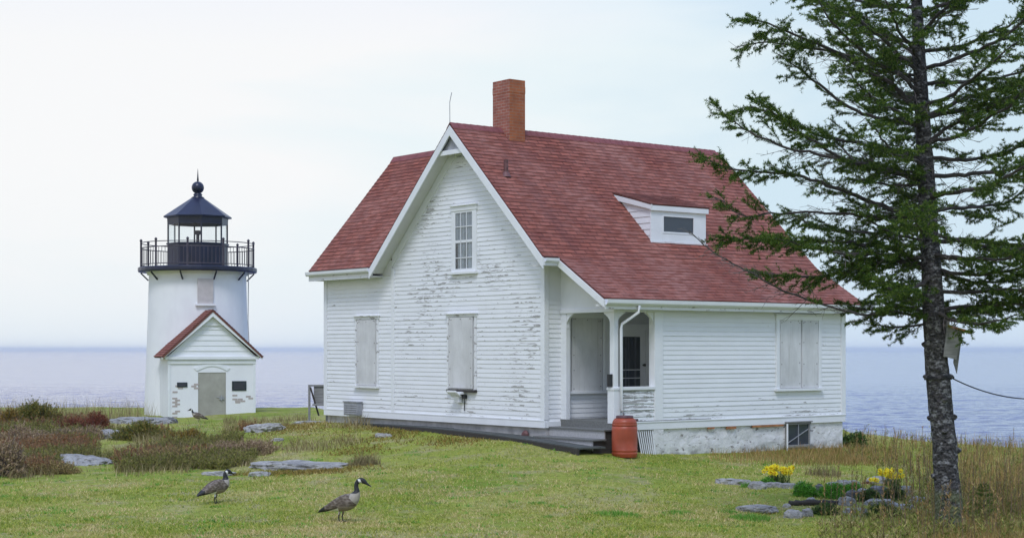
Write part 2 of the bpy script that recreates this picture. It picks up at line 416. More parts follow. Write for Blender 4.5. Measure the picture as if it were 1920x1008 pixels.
# ---------------------------------------------------------------- terrain
def at(px, py, Y): return ((px - 600) / F * Y, Y, CAMZ - (py - 390) / F * Y)
CTRL = [(400, 591, 25.75), (253, 570, 28.2), (600, 595, 25.5), (900, 593, 26.5), (1113, 600, 25), (50, 592, 25.5),
        (0, 541, 33), (100, 541, 33), (200, 538, 33), (150, 520, 37), (100, 500, 41), (20, 476, 47), (-80, 476, 47), (190, 477, 52), (233, 474, 65), (250, 468.5, 66), (180, 466, 70), (60, 466, 70), (-150, 466, 70),
        (310, 482, 46), (340, 473, 50), (384, 474.5, 43.6), (430, 480, 41.5), (560, 489, 38.3), (640, 501, 35.6), (690, 513, 34.6), (731, 517, 34.8), (850, 513, 37), (985, 506, 39.5),
        (550, 522, 33), (450, 520, 35), (400, 532, 33.5), (500, 560, 29), (700, 560, 29), (800, 542, 32), (900, 562, 29.5), (1000, 542, 33.5), (1090, 532, 36), (1190, 522, 39), (1190, 590, 26),
        (600, 800, 13), (0, 800, 13), (1200, 800, 13), (1900, 800, 13), (1900, 565, 30), (1900, 525, 39), (-400, 560, 30), (-400, 470, 60), (700, 480, 46), (900, 480, 46)]
CP = np.array([at(*c) for c in CTRL] + [(0, -12, .2), (-25, -12, .2), (25, -12, .2), (-30, 12, .25), (30, 12, .25), (45, 35, .2), (-45, 45, .3), (-60, 70, .2), (60, 60, 0), (0, 90, .2), (-40, 100, 0), (40, 100, 0)])
def _tps(r): return np.where(r > 1e-6, r * r * np.log(np.maximum(r, 1e-6)), 0)
def _fit():
    n = len(CP); X = CP[:, :2]; K = _tps(np.linalg.norm(X[:, None] - X[None], axis=-1)) + np.eye(n) * .6
    Pm = np.c_[np.ones(n), X]; A = np.zeros((n + 3, n + 3)); A[:n, :n] = K; A[:n, n:] = Pm; A[n:, :n] = Pm.T
    return np.linalg.solve(A, np.r_[CP[:, 2], 0, 0, 0])
WT = _fit()
def vnoise(x, y, seed=0):
    """smooth value noise"""
    xi = np.floor(x).astype(int); yi = np.floor(y).astype(int); fx = x - xi; fy = y - yi
    def hsh(a, b): return (np.sin(a * 127.1 + b * 311.7 + seed * 74.7) * 43758.5453) % 1.0
    sx = fx * fx * (3 - 2 * fx); sy = fy * fy * (3 - 2 * fy)
    return (hsh(xi, yi) * (1 - sx) + hsh(xi + 1, yi) * sx) * (1 - sy) + (hsh(xi, yi + 1) * (1 - sx) + hsh(xi + 1, yi + 1) * sx) * sy
def fbm(x, y, seed=0, o=4): return sum(vnoise(x * 2 ** i, y * 2 ** i, seed + i) * .5 ** (i + 1) for i in range(o))
def edge_y(x): return np.interp(x, [-60, -20, -9, -5, 7, 9.5, 12, 40, 60], [84, 80, 74, 58, 58, 44, 42.5, 41, 40])
def ground_z(x, y):
    x = np.atleast_1d(np.asarray(x, float)); y = np.atleast_1d(np.asarray(y, float)); out = np.zeros_like(x)
    for i in range(0, len(x), 20000):
        sl = slice(i, i + 20000); P = np.c_[x[sl], y[sl]]
        K = _tps(np.linalg.norm(P[:, None] - CP[None, :, :2], axis=-1))
        out[sl] = K @ WT[:-3] + WT[-3] + P @ WT[-2:]
    out = np.clip(out, -.5, 1.25) + (fbm(x * .9, y * .9, 5) - .5) * .10
    t = np.clip((y - edge_y(x)) / 14, 0, 1); out -= t * t * (3 - 2 * t) * 10
    return out
def gz(x, y): return float(ground_z([x], [y])[0])
def ground_mat():
    m, nt, b = new_mat('ground_turf')
    v = mapping(nt, 'World')
    n1 = noise(nt, v, .28, 5, .6); n2 = noise(nt, v, 1.3, 5, .65); n3 = noise(nt, v, 9, 5, .7)
    c = ramp(nt, n1, [(.38, (.20, .26, .036)), (.55, (.28, .31, .06)), (.68, (.38, .34, .15))])
    c = mixc(nt, ramp(nt, n2, [(.5, 0), (.66, .7)]), c, (.35, .30, .17))
    c = mixc(nt, ramp(nt, n2, [(.28, .7), (.42, 0)]), c, (.09, .15, .02))
    c = mixc(nt, ramp(nt, n3, [(.35, .55), (.5, 0)]), c, (.05, .05, .016))
    nt.links.new(c, b.inputs['Base Color']); b.inputs['Roughness'].default_value = .95; b.inputs['Specular IOR Level'].default_value = .1
    bump(nt, b, mth(nt, 'ADD', n3, n2), .7, .05); return m
M['ground'] = ground_mat()
def build_ground():
    xs = np.concatenate([np.arange(-62, -22, .8), np.arange(-22, 22, .22), np.arange(22, 62.1, .8)])
    ys = np.concatenate([np.arange(-14, 18, .8), np.arange(18, 52, .22), np.arange(52, 104, .6)])
    X, Y = np.meshgrid(xs, ys); Z = ground_z(X.ravel(), Y.ravel())
    V = np.c_[X.ravel(), Y.ravel(), Z]; nx = len(xs); ny = len(ys)
    i = (np.arange(ny - 1)[:, None] * nx + np.arange(nx - 1)[None]).ravel()
    Q = np.c_[i, i + 1, i + nx + 1, i + nx].astype(np.int32)
    me = bpy.data.meshes.new('ground'); me.vertices.add(len(V)); me.vertices.foreach_set('co', V.astype(np.float32).ravel())
    me.loops.add(Q.size); me.loops.foreach_set('vertex_index', Q.ravel()); me.polygons.add(len(Q))
    me.polygons.foreach_set('loop_start', np.arange(0, Q.size, 4, dtype=np.int32)); me.polygons.foreach_set('loop_total', np.full(len(Q), 4, dtype=np.int32))
    me.update(calc_edges=True)
    tag(link('ground', me, M['ground'], smooth=True), kind='structure')
build_ground()
# ---------------------------------------------------------------- sea
SEA = -7.0
def sea_mat():
    m, nt, b = new_mat('sea_water')
    b.inputs['Base Color'].default_value = (.085, .112, .265, 1); b.inputs['Roughness'].default_value = .10; b.inputs['IOR'].default_value = 1.33
    a = noise(nt, mapping(nt, 'World', (.03, .045, 1), rot=(0, 0, .2)), 1, 6, .68)
    c = noise(nt, mapping(nt, 'World', (.5, .7, 1), rot=(0, 0, -.15)), 1, 4, .62)
    h = mth(nt, 'ADD', mth(nt, 'MULTIPLY', a, 3.2), mth(nt, 'MULTIPLY', c, .22))
    bump(nt, b, h, 1.0, .46); return m
M['sea'] = sea_mat()
def wave_z(X, Y):
    z = np.zeros_like(X)
    for L, A, th_, ph in ((17, .045, 1.35, .4), (9, .036, 1.75, 2.1), (5.3, .028, 1.2, 4.4), (3.7, .022, 1.95, 1.2), (2.6, .016, 1.55, .7)):
        k = 2 * np.pi / L; w_ = fbm(X * .03 + ph, Y * .05 + ph, int(L), 3) * 4
        q = np.sin(k * (X * np.cos(th_) + Y * np.sin(th_)) + ph + w_ * 2.4); z += 1.35 * A * (1 - 2 * np.abs(q) ** .8) * (.4 + 1.2 * fbm(X * .05, Y * .07, int(L) + 3, 3))
    return z + .13 * (fbm(X * .45, Y * .5, 61, 3) - .5)
def build_sea():
    xs = np.arange(-150, 190, .8); ys = np.arange(95, 520, .8); X, Y = np.meshgrid(xs, ys)
    fade = np.clip(np.minimum(np.minimum((X + 150) / 12, (190 - X) / 12), np.minimum((Y - 95) / 6, (519 - Y) / 330)), 0, 1)
    Z = SEA + .05 + wave_z(X.ravel(), Y.ravel()).reshape(X.shape) * fade
    V = np.c_[X.ravel(), Y.ravel(), Z.ravel()]; nx, ny = len(xs), len(ys)
    i = (np.arange(ny - 1)[:, None] * nx + np.arange(nx - 1)[None]).ravel(); Q = np.c_[i, i + 1, i + nx + 1, i + nx].astype(np.int32)
    # the open water around the wave patch, one sheet with it
    x0, x1, y0, y1 = xs[0], xs[-1], ys[0], ys[-1]; b = len(V); zc = SEA + .05
    E = [(-9000, -60), (9000, -60), (9000, 14000), (-9000, 14000), (x0, y0), (x1, y0), (x1, y1), (x0, y1)]
    V = np.vstack([V, [(x, y, zc) for x, y in E]])
    Q = np.vstack([Q, np.array([(0, 1, 5, 4), (1, 2, 6, 5), (2, 3, 7, 6), (3, 0, 4, 7)], dtype=np.int32) + b])
    me = bpy.data.meshes.new('sea'); me.vertices.add(len(V)); me.vertices.foreach_set('co', V.astype(np.float32).ravel())
    me.loops.add(Q.size); me.loops.foreach_set('vertex_index', Q.ravel().astype(np.int32)); me.polygons.add(len(Q))
    me.polygons.foreach_set('loop_start', np.arange(0, Q.size, 4, dtype=np.int32)); me.polygons.foreach_set('loop_total', np.full(len(Q), 4, dtype=np.int32))
    me.update(calc_edges=True); tag(link('sea', me, M['sea'], smooth=True), kind='structure')
build_sea()

# ---------------------------------------------------------------- keeper's house (local x = along the right wall, y = along the gable front)
TH = .6644; HC = (.726, 36.4)
house = thing('keepers_house', 'white clapboard house with steep weathered red shingle roof and peeling paint', 'house', (HC[0], HC[1], 0), TH)
EX, EY = Vector((1, 0, 0)), Vector((0, 1, 0))
def clap(mb, org, al, nr, ext, z0, z1, p=.106, lip=.0165, m=0):
    org, al, nr = Vector(org), Vector(al), Vector(nr)
    k = 0; z = z0
    while z < z1 - 1e-4:
        zt = min(z + p, z1); (a0, b0), (a1, b1) = ext(z + 1e-4), ext(zt - 1e-4)
        if b0 - a0 > .02 and b1 - a1 > -.3:
            if b1 < a1: a1 = b1 = (a1 + b1) / 2
            lp = lip * random.uniform(.8, 1.15); up = Vector((0, 0, 1))
            pts = [org + al * a0 + up * z + nr * lp, org + al * b0 + up * z + nr * lp, org + al * b1 + up * zt + nr * .003, org + al * a1 + up * zt + nr * .003]
            mb.poly(pts, [(a0, z), (b0, z), (b1, zt), (a1, zt)], m)
            mb.poly([org + al * a0 + up * z, org + al * b0 + up * z, pts[1], pts[0]], [(a0, z)] * 4, m)
        z = zt
def shingles(mb, org, al, upv, width, length, p=.135, lip=.013, a0=0, ext=None, voff=0):
    """courses of shingles on a slope: org = lower corner, al = unit along the eave, upv = unit up the slope"""
    org, al, upv = Vector(org), Vector(al), Vector(upv); nr = al.cross(upv).normalized()
    if nr.z < 0: nr = -nr
    d = 0; k = 0
    while d < length - 1e-4:
        dt = min(d + p, length); lo, hi = ext(d) if ext else (a0, a0 + width); lo2, hi2 = ext(dt) if ext else (a0, a0 + width)
        n = max(1, int((hi - lo) / .31)); prev = None
        cols = [i / n for i in range(n + 1)]
        jit = [lip * random.uniform(.8, 1.3) for _ in range(n)]
        for i in range(n):
            s0, s1 = cols[i], cols[i + 1]
            A = org + al * (lo + (hi - lo) * s0) + upv * (d - .006) + nr * jit[i]; B = org + al * (lo + (hi - lo) * s1) + upv * (d - .006) + nr * jit[i]
            Cc = org + al * (lo2 + (hi2 - lo2) * s1) + upv * dt + nr * .003; D = org + al * (lo2 + (hi2 - lo2) * s0) + upv * dt + nr * .003
            v0, v1 = voff + d + .0005, voff + dt - .0005
            mb.poly([A, B, Cc, D], [(lo + (hi - lo) * s0, v0), (lo + (hi - lo) * s1, v0), (lo2 + (hi2 - lo2) * s1, v1), (lo2 + (hi2 - lo2) * s0, v1)])
            mb.poly([A - nr * jit[i], B - nr * jit[i], B, A], [(lo + (hi - lo) * s0, v0)] * 4)
        d = dt; k += 1
S_, S1 = 6.03, 9.30; T1 = 8.0; Wd = 1.79; OV = .43; ZA = 8.29; SM = S_ / 2; EV = .47; ZE = 5.02; SL = (ZA - ZE) / (SM + EV)
T2 = 8.5; E2 = .25; ZL = 4.07; PT = .46; ZB = 1.40
def roof_z(s): return ZA - SL * abs(SM - s)
# walls -----------------------------------------------------------------
mb = MB()
def gext(z):
    if z < ZE + .3: return (.0, S_)
    h = (ZA - .14 - z) / SL; return (max(0, SM - h), min(S_, SM + h))
clap(mb, (0, 0, 0), EY, -EX, gext, ZB, ZA - .14, m=0)
clap(mb, (0, 0, 0), EY, -EX, lambda z: (S_, S1), ZB, 5.0, m=1)
clap(mb, (0, 0, 0), EX, -EY, lambda z: (0, 3.4), 1.36, 4.95, m=2)
clap(mb, (0, -Wd, 0), EX, -EY, lambda z: (1.9, T1), ZB, 3.9, m=3)
clap(mb, (3.4, 0, 0), EY, -EX, lambda z: (-Wd + .1, 0), 1.44, 3.9, m=2)
# closed core behind the boards
mb.prism([(.06, .06, .4), (.06, S_, .4), (.06, S_, ZE + .1), (.06, SM, ZA - .2), (.06, .06, ZE + .2)], (T1 - .06, 0, 0), 2)
mb.box((.06, S_, .5), (4.7, S1 - .04, 5.05), 2)
mb.prism([(.06, S1 - .04, 5.0), (4.7, S1 - .04, 5.0), (2.35, S1 - .04, 8.1)], (0, -2.5, 0), 2)
mb.box((3.44, -Wd + .03, .5), (T1 - .02, .06, 3.95), 2)
mb.box((1.66, -Wd + .04, .5), (3.44, -Wd + .16, 3.95), 2)
mb.build('wall', [M['clap_gable'], M['clap_wing'], M['clap_clean'], M['clap_right']], house)
# foundation -------------------------------------------------------------
mb = MB(); mb.box((.05, .0, .3), (.5, S1 - .05, 1.27), 1)
f = mb.build('foundation', [M['found'], M['concrete']], house)
def rough_wall(name, a, b, z0, z1, y, mat, parent, thick=.3, amp=.03):
    m2 = MB(); nx = int((b - a) / .08); nz = int((z1 - z0) / .08); P = {}
    for i in range(nx + 1):
        for j in range(nz + 1):
            x = a + (b - a) * i / nx; z = z0 + (z1 - z0) * j / nz
            P[i, j] = (x, y - amp * (fbm(np.array([x * 3.0]), np.array([z * 3.5]), 9)[0] - .35) * 2, z)
    for i in range(nx):
        for j in range(nz): m2.poly([P[i, j], P[i + 1, j], P[i + 1, j + 1], P[i, j + 1]])
    m2.box((a, y + .05, z0), (b, y + thick, z1)); return m2.build(name, mat, parent, smooth=False)
rough_wall('foundation', 1.95, T1 - .03, .2, 1.24, -Wd + .02, M['found'], house)
# white boards: water table, corners, casing ------------------------------
mb = MB()
mb.box((-.035, -.035, 1.25), (.05, S1 + .02, ZB), 0); mb.box((.05, -.04, 1.25), (PT, .02, ZB), 0)
mb.box((1.0, -Wd - .035, 1.24), (T1 + .02, -Wd + .05, ZB), 0)
mb.box((-.042, -.025, ZB - .005), (.05, S1 + .03, ZB + .03), 0); mb.box((1.0, -Wd - .05, ZB - .005), (T1 + .03, -Wd + .05, ZB + .025), 0)
mb.build('skirt_board', M['trim'], house, bevel=.006)
for a, b in (((-.034, -.034, ZB + .03), (.10, .11, 5.05)), ((-.034, S_ - .065, ZB + .03), (.03, S_ + .065, 5.05)), ((-.034, S1 - .12, ZB + .03), (.06, S1 + .025, 4.95)),
             ((T1 - .13, -Wd - .034, ZB + .025), (T1 + .03, -Wd + .05, 3.9)), ((1.65, -Wd - .034, ZB + .025), (1.91, -Wd + .12, 3.93))):
    mb = MB(); mb.box(a, b); mb.build('corner_board', M['trim'], house, bevel=.006)
# roofs -------------------------------------------------------------------
lenR = math.hypot(SM + EV, ZA - ZE); upR = Vector((0, (SM + EV) / lenR, (ZA - ZE) / lenR)); upL = Vector((0, -(SM + EV) / lenR, (ZA - ZE) / lenR))
mb = MB()
shingles(mb, (0, -EV, ZE + .03), EX, upR, 0, lenR, ext=lambda d: (-OV, T2))
lenB = math.hypot(Wd + E2 - EV, ZE - ZL); upB = Vector((0, (Wd + E2 - EV) / lenB, (ZE - ZL) / lenB))
shingles(mb, (0, -Wd - E2, ZL + .03), EX, upB, 0, lenB + .02, ext=lambda d: (-.02, T2), voff=-lenB)
shingles(mb, (0, S_ + EV, ZE + .03), EX, upL, 0, lenR, ext=lambda d: (-OV, T2))
# slab under the shingles
def slab(mb, pts, th, m=0):
    pts = [Vector(p) for p in pts]; n = (pts[1] - pts[0]).cross(pts[2] - pts[0]).normalized()
    if n.z < 0: n = -n
    mb.prism([p - n * th for p in pts], n * (th - .004), m)
slab(mb, [(-OV, -EV, ZE + .03), (T2, -EV, ZE + .03), (T2, SM, ZA + .03), (-OV, SM, ZA + .03)], .06, 1)
slab(mb, [(-OV, S_ + EV, ZE + .03), (T2, S_ + EV, ZE + .03), (T2, SM, ZA + .03), (-OV, SM, ZA + .03)], .06, 1)
slab(mb, [(-.02, -Wd - E2, ZL + .03), (T2, -Wd - E2, ZL + .03), (T2, -EV + .02, ZE + .035), (-.02, -EV + .02, ZE + .035)], .05, 1)
# cross wing
ZW, TR, ZR, TE = 5.06, 2.35, 8.27, -.38; SE = S1 + .22
lenW = math.hypot(TR - TE, ZR - ZW); upW = Vector(((TR - TE) / lenW, 0, (ZR - ZW) / lenW)); upW2 = Vector((-upW.x, 0, upW.z))
def wext(d):
    z = ZW + d * upW.z; return (SM + (ZA - z) / SL - .05, SE)
shingles(mb, (TE, 0, ZW + .03), EY, upW, 0, lenW, ext=wext)
slab(mb, [(TE, S_ + .35, ZW + .03), (TE, SE, ZW + .03), (TR, SE, ZR + .03), (TR, SM, ZR + .03)], .06, 1)
slab(mb, [(2 * TR - TE, S_ + .35, ZW + .03), (2 * TR - TE, SE, ZW + .03), (TR, SE, ZR + .03), (TR, SM, ZR + .03)], .06, 1)
# ridge caps
for i in range(int((T2 + OV) / .2)):
    x = -OV + i * .2
    mb.prism([(x, SM - .13, ZA - .075), (x, SM, ZA + .062), (x, SM + .13, ZA - .075), (x, SM + .13, ZA - .06), (x, SM, ZA + .078), (x, SM - .13, ZA - .06)], (.215, 0, -.008), 2)
for i in range(int((SE - S_ + 2.6) / .2)):
    y = SE - .2 - i * .2
    mb.prism([(TR - .12, y, ZR - .09), (TR, y, ZR + .06), (TR + .12, y, ZR - .09), (TR, y, ZR + .076)], (0, .21, 0), 2)
M['ridge'] = simple('ridge_cap', (.20, .06, .062), .85, .25, 3)
mb.build('roof', [M['shingle'], M['shingle'], M['ridge']], house)
# rake boards, soffits, eaves ----------------------------------------------
def rake(name, p, q, depth=.2, thick=.035, mat=None, drop=.03):
    """vertical board under a sloping roof edge from p (low) to q (high); faces -x"""
    p, q = Vector(p), Vector(q); mb = MB()
    dn = Vector((0, 0, -1))
    mb.prism([p + dn * drop, q + dn * drop, q + dn * (depth + drop), p + dn * (depth + drop)], (thick, 0, 0)); return mb.build(name, mat or M['trim'], house, bevel=.004)
rake('rake_board', (-OV - .012, -EV, ZE + .03), (-OV - .012, SM, ZA + .03), .24)
rake('rake_board', (-OV - .012, S_ + EV, ZE + .03), (-OV - .012, SM, ZA + .03), .24)
rake('rake_board', (-.035, -Wd - E2, ZL + .03), (-.035, -EV, ZE + .03), .17)
mb = MB()     # inner frieze boards on the gable wall under the slope
for sg in (-1, 1):
    e = SM + sg * (SM + .02); mb.prism([(-.03, e, roof_z(e) - .1), (-.03, SM, ZA - .1), (-.03, SM, ZA - .36), (-.03, e, roof_z(e) - .36)], (.05, 0, 0))
mb.build('frieze_board', M['trim'], house, bevel=.004)
mb = MB()     # sloping soffit
for sg in (-1, 1):
    e = SM + sg * (SM + EV)
    mb.prism([(-OV + .02, e, ZE - .10), (-OV + .02, SM, ZA - .10), (.0, SM, ZA - .10), (.0, e, ZE - .10)], (0, 0, .06))
mb.box((-.36, S_ + EV - .02, 4.83), (0, SE - .02, 4.87)); mb.box((-.34, -EV + .02, 4.84), (T1, .0, 4.88))
mb.box((.0, -Wd - E2 + .03, 3.93), (T1 + .3, -Wd + .05, 3.97))
mb.box((-.02, S_ + .02, 4.86), (.05, S_ + EV + .1, 5.25)); mb.build('soffit', M['soffit'], house)
mb = MB()     # eave returns and fascia of the gable ends

mb.box((-OV, -EV - .03, ZE - .17), (.03, -EV + .0, ZE - .01)); mb.build('fascia', M['trim'], house)

def gutter(name, mat, a, b, axis, w=.11, h=.10):
    mb = MB(); a, b = Vector(a), Vector(b); o = Vector((0, -1, 0)) if axis == 'x' else Vector((-1, 0, 0)); Z = Vector((0, 0, 1))
    prof = [(0, 0), (w * .55, 0), (w * .9, h * .35), (w, h), (w - .012, h), (w * .85, h * .45), (w * .5, .012), (.012, .012), (.012, h), (0, h)]
    mb.prism([a + o * u + Z * v for u, v in prof], b - a); return mb.build(name, mat, house)
gutter('gutter', M['trim'], (-.03, -Wd - E2 - .03, ZL - .115), (T2 + .02, -Wd - E2 - .03, ZL - .115), 'x', .1, .12)
mb = MB(); mb.box((.0, -Wd - E2 - .026, ZL - .20), (T2, -Wd - E2 + .03, ZL + .0)); mb.build('fascia', M['trim_worn'], house)
gutter('gutter', M['trim'], (TE - .02, S_ + EV - .02, ZW - .11), (TE - .02, SE + .02, ZW - .11), 'y', .09, .11)
mb = MB(); mb.box((TE - .0, S_ + EV - .05, ZW - .24), (TE + .03, SE, ZW - .0)); mb.build('fascia', M['trim_worn'], house)
gutter('gutter', M['trim'], (-OV + .02, -EV - .03, ZE - .10), (-.04, -EV - .03, ZE - .10), 'x', .08, .09)
mb = MB()
mb.beam((-OV + .06, SM - .56, 7.66), (-OV + .06, SM + .56, 7.66), .05, .11, 0); mb.build('collar_beam', M['trim'], house, bevel=.005)
mb = MB(); mb.prism([(-OV + .09, SM - .5, 7.72), (-OV + .09, SM + .5, 7.72), (-OV + .09, SM, 8.18)], (.02, 0, 0)); mb.build('gable_panel', M['galv'], house)
# windows --------------------------------------------------------------------
def casing(parent, org, al, nr, a, b, z0, z1, w=.10, mat='trim', sill=True, name='window_frame', thick=.05):
    org, al, nr = Vector(org), Vector(al), Vector(nr); Z = Vector((0, 0, 1)); mb = MB()
    def bx(a0, a1, za, zb, t0, t1):
        p = [org + al * a0 + Z * za + nr * t0, org + al * a1 + Z * za + nr * t0, org + al * a1 + Z * zb + nr * t0, org + al * a0 + Z * zb + nr * t0]
        mb.prism(p, nr * (t1 - t0))
    bx(a - w, a, z0, z1, 0, thick); bx(b, b + w, z0, z1, 0, thick); bx(a - w - .02, b + w + .02, z1, z1 + w, 0, thick + .012); bx(a - w - .04, b + w + .04, z1 + w, z1 + w + .03, 0, thick + .05)
    if sill: bx(a - w - .03, b + w + .03, z0 - .06, z0, 0, thick + .05)
    return mb.build(name, M[mat], parent, bevel=.004), bx
def panel_on(name, org, al, nr, a, b, z0, z1, t0, t1, mat, parent, nails=0, bevel=.003):
    org, al, nr = Vector(org), Vector(al), Vector(nr); Z = Vector((0, 0, 1)); mb = MB()
    p = [org + al * a + Z * z0 + nr * t0, org + al * b + Z * z0 + nr * t0, org + al * b + Z * z1 + nr * t0, org + al * a + Z * z1 + nr * t0]
    mb.prism(p, nr * (t1 - t0)); o = mb.build(name, mat, parent, bevel=bevel)
    if nails:
        mb = MB()
        pts = [(a + .05, z) for z in np.linspace(z0 + .08, z1 - .06, nails)] + [(b - .05, z) for z in np.linspace(z0 + .08, z1 - .06, nails)] + [(x, z1 - .05) for x in np.linspace(a + .1, b - .1, 3)]
        for x, z in pts:
            x += random.uniform(-.01, .01); z += random.uniform(-.03, .03)
            c = org + al * x + Z * z + nr * t1; mb.beam(c, c + nr * .008, .018, .018)
        nl = mb.build('nail_heads', M['nail'], o); nl['kind'] = 'stuff'
    return o
FR = ((0, 0, 0), EY, -EX)      # gable front
RT = ((0, -Wd, 0), EX, -EY)    # right wall
PI_ = ((0, 0, 0), EX, -EY)     # porch inner wall
# upper sash window in the gable
fr, _ = casing(house, *FR, 2.60, 3.37, 4.85, 6.30, .11)
fr['label'] = 'sash window with pale curtains high in the gable'
panel_on('curtain', *FR, 2.62, 3.35, 4.85, 6.30, .021, .024, M['curtain'], fr, bevel=0)
panel_on('window_pane', *FR, 2.62, 3.35, 4.85, 6.30, .030, .033, M['glass_clear'], fr, bevel=0)
mb = MB()
for a, b, z0, z1 in ((2.60, 2.65, 4.85, 6.3), (3.32, 3.37, 4.85, 6.3), (2.65, 3.32, 6.25, 6.3), (2.65, 3.32, 4.85, 4.92), (2.65, 3.32, 5.54, 5.60), (2.65, 3.32, 5.17, 5.19), (2.65, 3.32, 5.91, 5.93), (2.86, 2.88, 4.92, 6.25), (3.09, 3.11, 4.92, 6.25)):
    mb.box((-.045, a, z0), (-.035, b, z1))
mb.build('sash', M['trim'], fr)
mb = MB(); mb.box((-.029, 3.24, 4.90), (-.026, 3.32, 5.52)); mb.build('dark_gap_strip', M['black'], fr)  # black strip over the curtain imitates the dark room behind
# boarded windows of the front
fr, _ = casing(house, *FR, 2.56, 3.60, 2.06, 3.78, .06, 'trim_worn', sill=False); fr['label'] = 'window of the gable front covered with a nailed plywood board'
panel_on('board', *FR, 2.62, 3.57, 2.08, 3.77, .02, .062, M['board'], fr, nails=5)
mb = MB(); mb.box((-.10, 2.5, 1.99), (0, 3.62, 2.05)); mb.build('sill', M['rot_wood'], fr)
fr, _ = casing(house, *FR, 6.74, 7.68, 2.07, 3.78, .07, 'trim_worn'); fr['label'] = 'window of the left wing covered with a nailed plywood board'
panel_on('board', *FR, 6.77, 7.65, 2.08, 3.77, .02, .055, M['board'], fr, nails=4)
# boarded double window of the right wall
fr, _ = casing(house, *RT, 5.66, 7.02, 2.08, 3.70, .11); fr['label'] = 'wide window of the right wall closed with two plywood boards'
panel_on('board', *RT, 5.68, 6.40, 2.09, 3.70, .02, .045, M['board'], fr, nails=4); panel_on('board', *RT, 6.44, 7.0, 2.09, 3.70, .02, .05, M['board'], fr, nails=4)
# basement window
fr, bx = casing(house, (0, -Wd + .0, 0), EX, -EY, 5.93, 6.66, .74, 1.22, .05, 'grey_wood', name='basement_window', thick=.06)
panel_on('window_pane', (0, -Wd, 0), EX, -EY, 5.93, 6.66, .74, 1.22, .0, .035, M['glass_dark'], fr, bevel=0)
mb = MB(); mb.beam((5.95, -Wd - .05, .8), (6.64, -Wd - .05, 1.1), .012, .02); mb.beam((6.3, -Wd - .05, .74), (6.3, -Wd - .05, 1.22), .02, .02); mb.build('muntin', M['galv'], fr)
mb = MB(); mb.tube([(5.86, -Wd - .10, .55), (5.86, -Wd - .10, 1.25)], .022, 8); mb.build('standpipe', M['trim'], house)
for a, b, zz in ((4.75, 5.8, 1.195), (3.9, 4.2, 1.18), (3.3, 3.5, 1.2)):
    mb = MB(); mb.box((a, -Wd - .045, zz), (b, -Wd - .01, 1.238)); mb.build('exposed_sill', M['rust_wood'], house)
# porch -----------------------------------------------------------------------
mb = MB()   # triangular boarded end under the porch roof
mb.prism([(PT, -.01, 3.85), (PT, -Wd - .02, 3.85), (PT, -Wd - .1, 4.02), (PT, -EV, ZE - .03), (PT, -.01, ZE - .03)], (.04, 0, 0))
mb.build('porch_gable_panel', M['trim'], house)
mb = MB(); mb.box((PT - .03, -Wd - .06, 3.81), (PT + .08, -.02, 3.90)); mb.box((PT + .08, -Wd - .06, 3.82), (1.66, -Wd + .06, 3.95)); mb.build('porch_beam', M['trim'], house, bevel=.006)
mb = MB(); mb.box((PT + .04, -Wd + .06, 3.87), (3.4, -.02, 3.9)); mb.build('porch_ceiling', M['soffit'], house)
mb = MB(); mb.box((PT - .02, -Wd - .04, 1.40), (3.4, -.02, 1.44)); mb.build('porch_floor', M['tread'], house)
mb = MB(); mb.box((PT, -Wd - .02, 1.44), (PT + .13, -Wd + .12, 3.83)); mb.box((PT - .03, -Wd - .05, 1.40), (PT + .16, -Wd + .16, 2.14), 0)
mb.box((PT - .045, -Wd - .065, 2.12), (PT + .175, -Wd + .175, 2.18)); mb.build('porch_post', M['trim'], house, bevel=.008)
mb = MB(); mb.box((PT - .0, -.20, 1.40), (PT + .12, -.0, 3.83)); mb.build('porch_pilaster', M['trim'], house, bevel=.006)
def bracket(c, al, L=.21, H=.30, name='porch_bracket', thick=.07):
    c, al = Vector(c), Vector(al); pts = [c, c + al * L]
    for k in range(7):
        a = k / 6 * math.pi / 2; pts.append(c + al * (L * (1 - .95 * math.sin(a)) + .02 * math.sin(a * 4)) + Vector((0, 0, -H * (1 - math.cos(a)) - .03)))
    pts.append(c + Vector((0, 0, -H)))
    n = al.cross(Vector((0, 0, 1))); mb = MB(); mb.prism([p - n * thick / 2 for p in pts], n * thick); mb.build(name, M['trim'], house)
bracket((PT + .05, -.20, 3.81), (0, -1, 0)); bracket((PT + .05, -Wd + .12, 3.81), (0, 1, 0)); bracket((PT + .13, -Wd + .04, 3.82), (1, 0, 0)); bracket((1.65, -Wd + .04, 3.82), (-1, 0, 0))
mb = MB(); clap(mb, (0, -Wd, 0), EX, -EY, lambda z: (.56, 1.66), ZB, 2.12, p=.14, lip=.025); mb.box((.56, -Wd + .003, 1.3), (1.66, -Wd + .1, 2.12)); mb.build('porch_half_wall', M['clap_worn'], house)
mb = MB(); mb.box((.55, -Wd - .05, 2.12), (1.66, -Wd + .14, 2.19)); mb.build('porch_rail', M['trim_worn'], house, bevel=.006)
fr, _ = casing(house, *PI_, .72, 1.70, 2.06, 3.72, .08, 'clap_clean'); fr['label'] = 'window inside the porch covered with a nailed plywood board'
panel_on('board', *PI_, .76, 1.66, 2.06, 3.72, .02, .055, M['board'], fr, nails=5)
dr, _ = casing(house, *PI_, 2.19, 3.03, 1.44, 3.45, .12, 'trim', sill=False, name='door_frame')
door = panel_on('porch_door', *PI_, 2.20, 3.02, 1.45, 3.45, .02, .045, M['trim'], house)
panel_on('door_pane', *PI_, 2.30, 2.84, 1.65, 3.30, .046, .052, M['glass_dark'], door, bevel=0)
for a_, w_ in ((2.36, .05), (2.47, .03), (2.66, .06)): panel_on('door_curtain', *PI_, a_, a_ + w_, 1.66, 3.29, .0522, .0528, M['blind'], door, bevel=0)
